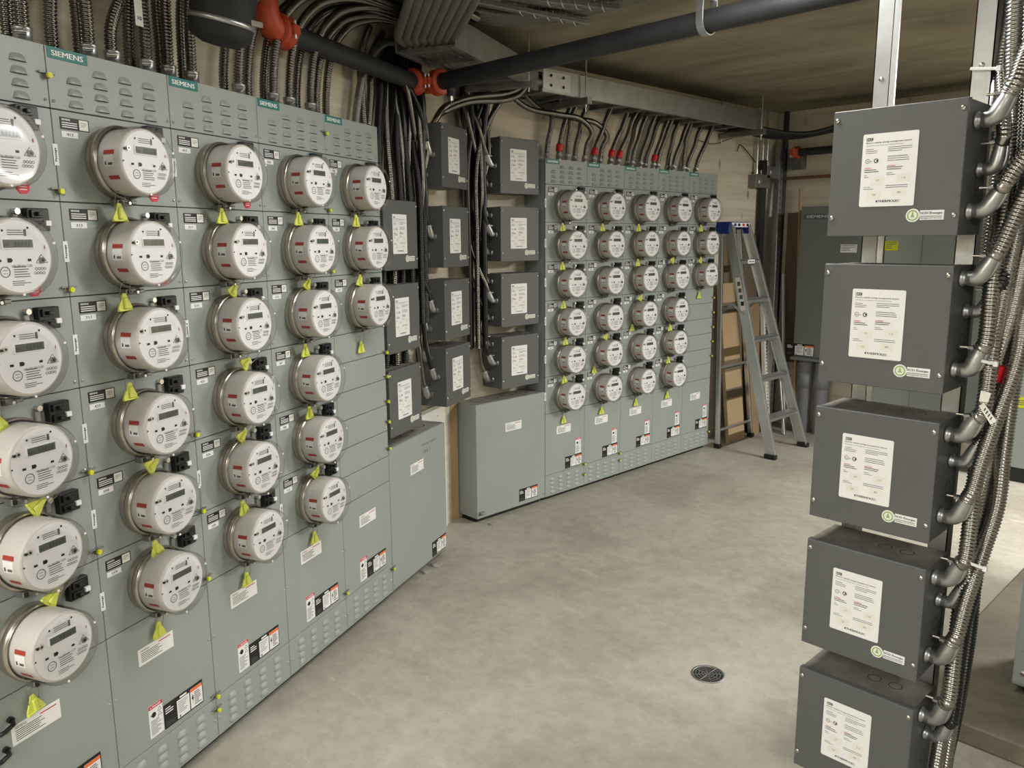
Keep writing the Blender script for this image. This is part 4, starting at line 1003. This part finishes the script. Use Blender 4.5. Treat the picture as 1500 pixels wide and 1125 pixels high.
mb = MB(); mb.cyl(E-DL*.08+Vector((0, 0, .14)), E-DL*.08+Vector((0, 0, CEIL-PZc-.002)), pr, BLACKP, 20); mb.build('pipe_run', root)
# clevis hanger on the cross run
hp = PY(1035, 30, PYY); root = empty('pipe_hanger', (hp.x, PYY, 0)); tag(root, 'steel clevis hanger holding the black pipe, with its rod up to the ceiling', 'hanger')
mb = MB(); pts = [Vector((0, (pr+.006)*math.cos(t), PZc+(pr+.006)*math.sin(t))) for t in np.linspace(math.radians(-180), 0, 16)]
pts = [Vector((0, -(pr+.002), PZc+.085)), Vector((0, -(pr+.006), PZc+.04))] + pts + [Vector((0, (pr+.006), PZc+.04)), Vector((0, (pr+.002), PZc+.085))]
for a, b in zip(pts[:-1], pts[1:]): mb.bar(a, b, .028, .004, STEEL, up=(b-a).cross(Vector((1, 0, 0))))
mb.build('clevis', root)
mb = MB(); mb.cyl((0, 0, PZc+.07), (0, 0, CEIL), .006, ZINC, 8); mb.cyl((0, -.05, PZc+.075), (0, .05, PZc+.075), .005, ZINC, 8); mb.box(-.012, .012, -.03, .03, PZc+.08, PZc+.088, STEEL); mb.build('threaded_rod', root)
# small valve below the pipe junction
c = J+Vector((.20, 0, -pr)); mb = MB(); mb.cyl(c, c-Vector((0, 0, .035)), .020, BLACKP, 14); mb.cyl(c-Vector((0, 0, .035)), c-Vector((0, 0, .055)), .011, ZINC, 12); mb.lathe([(.003, 0), (.003, .014), (.014, .016), (.014, .018)], c-Vector((0, 0, .055)), (0, 0, -1), 12, WIRE); 
tag(mb.build('fire_sprinkler'), 'small sprinkler head pointing down from the black pipe beside its corner', 'sprinkler')
# big black duct elbow at the top left
root = empty('rubber_sleeved_pipe', Lw(1.95, 0, .05)); tag(root, 'large black rubber-sleeved pipe end with steel band above the near left bank', 'pipe'); c0 = PL(322, 52, .10)-root.location
mb = MB(); mb.lathe([(.088, .26), (.088, .02), (.086, 0), (.076, -.012), (.045, -.026), (.0005, -.030)], c0, (NL*.25+Vector((0, 0, 1))), 32, RUBBER); mb.build('pipe_body', root)
mb = MB(); mb.lathe([(.088, .03), (.092, .03), (.092, .044), (.088, .044)], c0, (NL*.25+Vector((0, 0, 1))), 32, STEEL); mb.bar(c0+NL*.092+DL*.02+Vector((0, 0, .03)), c0+NL*.092+DL*.07+Vector((0, 0, .035)), .012, .016, ZINC, c=.002); mb.build('band_clamp', root)
# strut rails with ties near the ceiling, top centre
for i, (pa, pb, lab) in enumerate([((655, -6), (862, 34), 'nearer'), ((700, -10), (905, 12), 'farther')]):
    a = PZ(*pa, 2.545); b = PZ(*pb, 2.545); mb = MB(); mb.bar(a, b, .035, .022, STEELD, c=.003)
    o = mb.build('strut_rail'); tag(o, 'dark steel strut near the ceiling at top centre, %s of two' % lab, 'strut')
    for k in range(5):
        c = a.lerp(b, .5+.1*k); t_ = MB(); t_.tube(spline([c+Vector((.0, -.02, .03)), c+Vector((.01, -.03, -.005)), c+Vector((.0, 0, -.02)), c+Vector((-.01, .03, -.005)), c+Vector((0, .02, .03))], .01), .0022, ALU, 6); t_.build('cable_tie', o)
for i in range(8):
    q = [(640, 2+6*i), (700, 16+4*i), (760, 22+3*i), (830, 16+2.5*i), (950, -14+2.5*i)] if i < 5 else [(735, -14+6*(i-5)), (800, -8+7*(i-5)), (870, -4+7*(i-5)), (960, -30+8*(i-5))]
    o = conduit([PZ(x, y, 2.585) for x, y in q], .016, GREYF, pitch=.009, sides=10, k=3)
    tag(o, 'grey corrugated conduit against the ceiling at top centre, %s of eight' % NTH[i], 'conduit', 'ceiling conduits at top centre')
for i in range(4):
    a = Lw(2.25, 2.585-.03*(i % 2), .06+.05*i); b = Lw(3.4, 2.57-.02*(i % 2), .12+.05*i)
    o = conduit([a, (a+b)/2+Vector((0, 0, -.015)), b], .022, FLEX)
    tag(o, 'steel conduit running under the ceiling along the near left bank, %s from the wall' % ['first', 'second', 'third', 'fourth'][i], 'conduit', 'ceiling conduits along the near bank')
# ---------------------------------------------------------------- white board and plank at the bend
a = MB(); a.box(3.45, uc-.13, -(CW-CL)-.012, -(CW-CL), 0, .72, WHITEB, .001)
for z in (.11, .66): screw(a, 3.80, z, y=-(CW-CL)-.012, r=.004)
tag(a.build('backing_board', fr=FRAME_L), 'white painted board on the wall between the two low cabinets', 'board')
a = MB(); a.box(2.79, 2.865, -(XW-CF)-.02, -(XW-CF), 0, .72, WOODM, .001); tag(a.build('plank', fr=FRAME_F), 'narrow wooden plank standing left of the low cabinet by the far bank', 'plank')
# rubble at the cabinet feet
for i, (x, y, s_) in enumerate([(722, 768, .05), (640, 828, .07), (625, 838, .05)]):
    c = PZ(x, y, 0); bm = bmesh.new(); bmesh.ops.create_icosphere(bm, subdivisions=2, radius=s_*.5); rnd = random.Random(i)
    for v in bm.verts: v.co *= rnd.uniform(.75, 1.15); v.co.z = max(v.co.z*.45, -.002)
    me = bpy.data.meshes.new('concrete_crumb'); bm.to_mesh(me); bm.free(); me.materials.append(mat('crumb', (150, 146, 136), .9, 0, .2, 30)); o = bpy.data.objects.new('concrete_crumb', me); COL.objects.link(o); o.location = (c.x, c.y, .002)
    tag(o, 'lump of concrete debris %s' % ['under the low cabinet by the far bank', 'at the foot of the low cabinet of the near bank, larger', 'beside the larger debris lump, smaller one'][i], 'debris')
# ---------------------------------------------------------------- floor drain
c = PZ(1037, 988, 0); root = empty('floor_drain', (c.x, c.y, 0)); tag(root, 'round steel floor drain in the concrete, right of centre', 'drain')
mb = MB(); mb.lathe([(.062, 0), (.062, .003), (.054, .003), (.054, .001)], (0, 0, 0), (0, 0, 1), 32, STEELD); mb.build('drain_rim', root)
mb = MB(); mb.add([(.054*math.cos(2*math.pi*k/24), .054*math.sin(2*math.pi*k/24), .0008) for k in range(24)], [list(range(24))], BLK)
mb.lathe([(.012, .003), (.0003, .003)], (0, 0, 0), (0, 0, 1), 16, STEELD)
for r0, r1 in ((.018, .024), (.030, .036), (.042, .048)):
    for k in range(8):
        V = []; n = 5
        for j in range(n+1):
            t = 2*math.pi*(k+.12+.76*j/n)/8
            V += [(r0*math.cos(t), r0*math.sin(t), .003), (r1*math.cos(t), r1*math.sin(t), .003)]
        mb.add(V, [[2*j, 2*j+1, 2*j+3, 2*j+2] for j in range(n)], STEELD)
for k in range(8):
    t = 2*math.pi*k/8; mb.bar((.012*math.cos(t), .012*math.sin(t), .0022), (.054*math.cos(t), .054*math.sin(t), .0022), .004, .0016, STEELD)
mb.build('drain_grate', root)
# ---------------------------------------------------------------- ladder
lc = Vector((-2.95, 5.555, 0)); root = empty('step_ladder', lc); tag(root, 'aluminium step ladder with blue top cap open beside the far meter bank', 'ladder')
HT = 1.72
ft, tp = (.215, -.26), (-.005, -.165)          # front foot x / half width ; top x / half width
def rail_pt(s_, t, front=True):
    if front: return Vector((.215+(-.30-.215)*t, s_*(.255+(.135-.255)*t), HT*t))
    return Vector((-.235+(-.355+.235)*t, s_*(.250+(.125-.250)*t), HT*t))
for s_ in (-1, 1):
    mb = MB(); a = rail_pt(s_, .012); b = rail_pt(s_, .985); mb.bar(a, b, .004, .075, ALU, up=(1, 0, 0), c=.001)
    for e in (-1, 1): mb.bar(a+Vector((e*.037, -s_*.012, 0)), b+Vector((e*.037, -s_*.012, 0)), .025, .004, ALU, up=(1, 0, 0), c=.001)
    fr_ = mb.build('front_rail', root)
    mb = MB(); mb.box(a.x-.045, a.x+.045, a.y-.020, a.y+.020, 0, .035, BLK, .004); mb.build('rubber_foot', fr_)
    mb = MB(); a = rail_pt(s_, .012, False); b = rail_pt(s_, .97, False); mb.bar(a, b, .022, .036, ALU, up=(1, 0, 0), c=.003); fr_ = mb.build('rear_rail', root)
    mb = MB(); mb.box(a.x-.025, a.x+.025, a.y-.020, a.y+.020, 0, .035, BLK, .004); mb.build('rubber_foot', fr_)
    mb = MB(); p = rail_pt(s_, .60); q = rail_pt(s_, .60, False); mid = (p+q)/2+Vector((0, 0, .08)); mb.bar(p, mid, .004, .020, STEEL, c=.001); mb.bar(mid, q, .004, .020, STEEL, c=.001); mb.build('spreader', root)
for k in range(1, 6):
    t = k/6.0; p = rail_pt(-1, t); q = rail_pt(1, t); mb = MB(); mb.bar(p+Vector((0, .004, 0)), q-Vector((0, .004, 0)), .080, .006, ALU, c=.001)
    mb.bar(p+Vector((.038, .004, -.012)), q+Vector((.038, -.004, -.012)), .004, .028, ALU, c=.001); mb.bar(p+Vector((-.038, .004, -.012)), q+Vector((-.038, -.004, -.012)), .004, .028, ALU, c=.001)
    for j in range(5): mb.bar(p+Vector((-.028+.014*j, .006, .0035)), q+Vector((-.028+.014*j, -.006, .0035)), .003, .002, STEEL)
    mb.build('step', root)
for t in (.08, .36, .62):
    p = rail_pt(-1, t, False); q = rail_pt(1, t, False); mb = MB(); mb.bar(p, q, .018, .018, ALU, c=.002); mb.build('rear_brace', root)
mb = MB(); mb.box(-.39, -.27, -.145, .145, HT-.045, HT, BLUE, .006); mb.box(-.39, -.27, -.152, -.135, HT-.09, HT-.02, BLUE, .006); mb.box(-.39, -.27, .135, .152, HT-.09, HT-.02, BLUE, .006)
cap = mb.build('top_cap', root)
mb = MB(); mb.box(-.27, -.2688, -.12, .14, HT-.040, HT-.006, WHITE); 
for j, (y_, cl) in enumerate(((-.07, BLUE), (-.015, BLK), (.05, REDI), (.11, BLK))): mb.box(-.2688, -.2682, y_-.016, y_+.016, HT-.033, HT-.013, cl, .0001)
mb.build('cap_label', cap)
mb = MB(); p = rail_pt(-1, 5/6.0); mb.box(p.x+.041, p.x+.0425, -.03, .07, p.z-.026, p.z+.004, WHITE); mb.text('WARNING', 0, 0, .05, .01, 0, INK) if False else None
mb.box(p.x+.0425, p.x+.043, -.015, .02, p.z-.015, p.z-.008, INK); mb.box(p.x+.0425, p.x+.043, .028, .06, p.z-.015, p.z-.008, INK); mb.build('step_label', root)
mb = MB(); a = rail_pt(-1, .62); b = rail_pt(-1, .76); o_ = Vector((0, -.0035, 0)); mb.bar(a+o_, b+o_, .001, .040, CREAM, up=(1, 0, 0)); 
for j in range(4): c1 = a.lerp(b, .15+.2*j)+Vector((0, -.0045, 0)); mb.bar(c1, c1+Vector((-.003, 0, .03)), .001, .026, INKG if j else BLK, up=(1, 0, 0))
mb.build('rail_label', root)
# ---------------------------------------------------------------- things at the back corner
def lean_sheet(name, label, cat, pxa, pxb, ztop, x_foot, x_top, m_, th=.012, y_foot=None, extra=None):
    """sheet leaning on the wall at XW: y from pxa to pxb"""
    mb = MB(); y0, y1 = pxa, pxb
    V = [(x_foot, y0, 0), (x_foot, y1, 0), (x_top, y1, ztop), (x_top, y0, ztop), (x_foot-th, y0, 0), (x_foot-th, y1, 0), (x_top-th, y1, ztop), (x_top-th, y0, ztop)]
    mb.add(V, [[0, 1, 2, 3], [4, 7, 6, 5], [0, 4, 5, 1], [1, 5, 6, 2], [2, 6, 7, 3], [3, 7, 4, 0]], m_, fix=True)
    if extra:
        for (t0, t1, mm, s0, s1) in extra:
            d = Vector((x_top-x_foot, 0, ztop)); f_ = lambda s, t: Vector((x_foot+.0012, y0+(y1-y0)*s, 0))+d*t
            mb.add([f_(s0, t0), f_(s1, t0), f_(s1, t1), f_(s0, t1)], [[0, 1, 2, 3]], mm)
    o = mb.build(name); tag(o, label, cat); return o
CARDD = mat('cardboard_dark', (108, 94, 74), .8, 0, .08, 3); CARDL = mat('cardboard_light', (168, 144, 108), .8, 0, .06, 3)
lean_sheet('cardboard_sheet', 'tall brown cardboard sheet leaning on the wall behind the ladder', 'cardboard', 5.62, 6.16, 1.62, -3.30, -3.40, CARDD, .010)
lean_sheet('cardboard_sheet', 'narrow light cardboard length with tape bands between the bank and the ladder', 'cardboard', 5.50, 5.74, 1.25, -3.20, -3.34, CARDL, .03, extra=[(.45, .52, CARDD, 0, 1), (.28, .34, CARDD, 0, 1), (.82, .88, CARDD, 0, 1)])
lean_sheet('cardboard_sheet', 'light cardboard panel seen through the ladder steps', 'cardboard', 5.88, 6.20, 1.08, -3.22, -3.36, CARD, .02)
# perforated angle, dark post and strips
def leaner(name, label, cat, p, q, a, b, m_, holes=False):
    p = Vector(p); q = Vector(q); mb = MB(); mb.bar(p, q, a, .003, m_, up=(1, 0, 0)); mb.bar(p+Vector((-b/2, -a/2, 0)), q+Vector((-b/2, -a/2, 0)), .003, b, m_, up=(1, 0, 0))
    if holes:
        n = 46
        for k in range(n):
            c = p.lerp(q, (k+.5)/n)+Vector((.0022, .0, 0)); mb.bar(c-Vector((0, 0, .009)), c+Vector((0, 0, .009)), .010, .0008, BLK, up=(1, 0, 0))
    o = mb.build(name); tag(o, label, cat); return o
o = MB().box(-3.40, -3.36, 6.13, 6.19, .75, 2.22, BLACKP, .002).build('dark_post'); 
o.data.transform(Matrix.Identity(4)); tag(o, 'dark vertical channel fixed to the wall beside the junction boxes', 'channel')
leaner('perforated_angle', 'tall perforated steel angle leaning in the back corner', 'angle', (-3.16, 6.08, .0), (-3.34, 6.38, 2.36), .060, .040, STEEL, True)
leaner('perforated_angle', 'shorter white perforated angle leaning beside the tall one', 'angle', (-3.14, 6.02, 0), (-3.36, 6.22, 1.25), .05, .03, WHITEB, True)
for i, (p, q, m_, lab) in enumerate([((-3.02, 6.22, 0), (-3.18, 6.42, 2.0), WOODM, 'thin wooden strip leaning in the back corner, longest one'), ((-3.06, 6.12, 0), (-3.26, 6.36, 1.30), WHITEB, 'white strip leaning in the back corner beside the wooden one'), ((-3.02, 6.06, 0), (-3.28, 6.30, .95), ALU, 'short metal strip leaning in the back corner')]):
    mb = MB(); mb.bar(p, q, .03, .015, m_, up=(1, 0, 0), c=.001); tag(mb.build('leaning_strip'), lab, 'strip')
mb = MB(); mb.cyl((-3.33, 6.41, 0), (-3.33, 6.41, CEIL), .022, BLACKP, 14); tag(mb.build('corner_pipe'), 'thin black vertical pipe in the back corner', 'pipe')
# junction boxes with conduits
for i, (xa, ya, xb, yb, lab) in enumerate([(1096, 256, 1115, 276, 'lower left'), (1113, 244, 1126, 262, 'upper right')]):
    a = on(xa, ya, (XW, 0, 0), (1, 0, 0)); b = on(xb, yb, (XW, 0, 0), (1, 0, 0)); root = empty('junction_box', (XW, a.y, 0)); tag(root, 'small square steel junction box on the back plywood, %s of two, with risers' % lab, 'junction box', 'junction boxes')
    mb = MB(); mb.box(0, .07, 0, b.y-a.y, b.z, a.z, STEELD, .003); mb.build('box_body', root)
    mb = MB(); mb.box(.07, .073, -.003, b.y-a.y+.003, b.z-.003, a.z+.003, STEEL, .001); mb.box(.073, .0738, .04, .06, b.z+.03, b.z+.055, WHITE); mb.build('box_cover', root)
    for k in range(2 if i == 0 else 1):
        mb = MB(); yy = (b.y-a.y)*(.3+.4*k); mb.cyl((.035, yy, a.z), (.035, yy, CEIL), .012, ALU, 12); mb.cyl((.035, yy, a.z), (.035, yy, a.z+.04), .017, ZINC, 12); mb.build('riser_conduit', root)
mb = MB(); a = on(1062, 207, (XW+.02, 0, 0), (1, 0, 0)); 
mb.tube(spline([on(x, y, (XW+.02, 0, 0), (1, 0, 0)) for x, y in [(1022, 205), (1045, 211), (1070, 203), (1085, 198)]], .02), .003, BLK, 6)
tag(mb.build('thin_wire'), 'thin dark wire drooping on the plywood above the ladder', 'wire')
mb = MB(); mb.tube(spline([on(x, y, (XW+.02, 0, 0), (1, 0, 0)) for x, y in [(1080, 222), (1084, 212), (1096, 224), (1108, 240)]], .02), .004, BLK, 6)
tag(mb.build('thin_wire'), 'loose dark wire end hooked beside the junction boxes', 'wire')
# back wall pipe with orange coupling
root = empty('wall_pipe', (-2.9, 6.33, 0)); tag(root, 'short black pipe with orange end coupling high on the back wall', 'pipe'); zc = PY(1195, 221, 6.33).z; xc = PY(1166, 221, 6.33).x
mb = MB(); mb.cyl((xc+2.9+.03, 0, zc), (xc+2.9+2.2, 0, zc), .030, BLACKP, 16); mb.build('pipe_run', root)
mb = MB(); mb.lathe([(.045, -.03), (.052, -.02), (.046, 0), (.052, .02), (.045, .03)], (xc+2.9, 0, zc), (1, 0, 0), 18, ORANGE, cap0=True, cap1=True); mb.box(xc+2.9-.02, xc+2.9+.02, -.07, -.045, zc-.03, zc+.03, ORANGE, .005)
for s_ in (-1, 1): mb.cyl((xc+2.9, -.085, zc+.035*s_), (xc+2.9, -.05, zc+.035*s_), .012, ZINC, 8)
mb.build('end_coupling', root)
a = PY(1157, 226, 6.40); b = PY(1177, 247, 6.40); mb = MB(); mb.box(a.x, b.x, 6.36, 6.45, b.z, a.z, BOXP, .003); tag(mb.build('wall_box'), 'small dark box on the back wall below the orange coupling', 'box')
a = PY(1150, 262, 6.38); b = PY(1222, 256, 6.38); mb = MB(); mb.cyl(a, b+Vector((1.5, 0, 0)), .013, COPPER, 10); tag(mb.build('thin_pipe'), 'thin brown pipe running along the back wall above the cabinet', 'pipe')
# brown sheet behind back cabinet
a = PY(1152, 312, 6.40); mb = MB(); mb.box(a.x, -1.2, 6.425, 6.448, .55, a.z, CARDD, .001); tag(mb.build('brown_board'), 'brown board fixed on the back wall behind the large cabinet', 'board')
# ---------------------------------------------------------------- cabinets at the back
def back_cab(name, label, xa, xb, z0, z1, Y, D=.20, m_=PAINT, brand=None, stickers=(), feet=False, split=None):
    root = empty(name, (xa, Y, 0)); tag(root, label, 'cabinet'); W = xb-xa
    mb = MB(); mb.box(0, W, .004, D, z0, z1, m_, .003); mb.build('enclosure', root)
    for (s0, s1) in (split or [(0, W)]):
        mb = MB(); mb.box(s0+.002, s1-.002, -.002, .004, z0+.002, z1-.002, m_, .001); d_ = mb.build('front_cover', root)
    if brand: mb = MB(); mb.box(*brand, -.004, -.002, z1-.098, z1-.060, mat('faded_plate', (72, 92, 90), .5)); mb.text('SIEMENS', brand[0]+.02, z1-.090, brand[1]-brand[0]-.04, .022, -.0045, WHITE); mb.build('brand_plate', root)
    for (x0, x1, za, zb, mm, nm) in stickers:
        mb = MB(); mb.box(x0, x1, -.0035, -.002, za, zb, mm); mb.lines(x0+.006, x1-.006, za+.006, zb-.006, 4, -.004, INKG, .35, 2); mb.build(nm, root)
    if feet: mb = MB(); mb.box(.03, W-.03, .02, D-.02, 0, z0, BLK); mb.build('plinth', root)
    return root
a = PY(1172, 303, 6.2); b = PY(1163, 522, 6.2); ZT, ZBt = a.z, b.z; xl = (a.x+b.x)/2
q1 = PY(1228, 343, 6.2); st = PY(1232, 358, 6.2); st2 = PY(1255, 370, 6.2); we = PY(1156, 505, 6.2)
xe = PY(1262, 360, 6.2).x
DARKC = mat('back_cabinet_paint', (112, 117, 113), .45, 0, .04, 3)
bc = back_cab('power_cabinet', 'tall dark grey cabinet on the back wall above grey plastic pipes', xl, xe, ZBt, ZT, 6.2, .22, DARKC, brand=(.03, .25), stickers=((st.x-xl, st2.x-xl, st2.z, st.z, WHITE, 'rating_label'),))
inst('warning', LBL['warning'], 'warning_label', bc, (.06, 0, ZBt+.06)).scale = (1.5, 1, 1.3)
mb = MB(); mb.box(-.01, xe-xl+.01, -.03, .22, ZBt-.025, ZBt, DARKC, .004); mb.build('bottom_flange', bc)
for i, (x, lab) in enumerate([(1177, 'left'), (1201, 'right')]):
    p = PY(x, 560, 6.25); root = empty('plastic_pipe', (p.x, 6.28, 0)); tag(root, 'thick grey plastic pipe below the back cabinet, %s of the pair' % lab, 'pipe', 'plastic pipes below the back cabinet')
    mb = MB(); mb.cyl((0, 0, 0), (0, 0, ZBt), .052, PVC, 20); mb.build('pipe_run', root)
    mb = MB(); mb.lathe([(.052, 0), (.060, .002), (.060, .125), (.052, .127)], (0, 0, .38), (0, 0, 1), 20, PVC); mb.lathe([(.052, 0), (.057, .002), (.057, .03), (.052, .032)], (0, 0, ZBt-.07), (0, 0, 1), 20, PVC); mb.build('pipe_collar', root)
x1 = PY(1296, 360, 6.15).x; x2 = PY(1480, 360, 6.15).x; sp = PY(1351, 360, 6.15).x; zt = PY(1350, 300, 6.15).z; zb_ = PY(1330, 600, 6.15).z
ya_ = PY(1295, 353, 6.15); yb_ = PY(1313, 367, 6.15)
back_cab('power_cabinet', 'wide grey cabinet with yellow sticker seen between the top right-foreground boxes', x1, PY(1440, 500, 6.15).x, zb_+.02, zt, 6.15, .25, PAINT, stickers=((ya_.x-x1+.01, yb_.x-x1+.01, yb_.z, ya_.z, YELS, 'yellow_sticker'),), split=[(0, sp-x1), (sp-x1, PY(1440, 500, 6.15).x-x1)])
xa = PY(1441, 560, 5.9).x
c3 = back_cab('power_cabinet', 'floor-standing grey cabinet with yellow sticker behind the right conduits', xa-.02, xa+.42, .10, 2.1, 5.9, .35, PAINT, stickers=(), feet=True)
ya_ = PY(1482, 580, 5.9); yb_ = PY(1502, 598, 5.9)
mb = MB(); mb.box(ya_.x-xa+.02, yb_.x-xa+.06, -.0035, -.002, yb_.z, ya_.z, YELS); mb.lines(ya_.x-xa+.04, yb_.x-xa+.04, yb_.z+.01, ya_.z-.02, 3, -.004, INKG); mb.build('yellow_sticker', c3)
# cabinet at the right edge of the frame
e0 = PZ(1481, 1005, .09); root = empty('power_cabinet', (e0.x, e0.y, 0)); tag(root, 'grey cabinet cut by the right frame edge, standing on the raised slab', 'cabinet')
mb = MB(); mb.box(0, .9, 0, .35, .10, 2.0, PAINT, .003); mb.build('enclosure', root); mb = MB(); mb.box(.03, .87, .03, .32, .07, .10, BLK); mb.build('plinth', root)
s_ = MB(); screw(s_, .03, .15, y=-.004, r=.008); s_.build('cover_screws', root)
mb = MB(); mb.box(.002, .898, -.004, 0, .11, 1.99, PAINT, .001); mb.build('front_cover', root)
print('objects', len(bpy.data.objects))
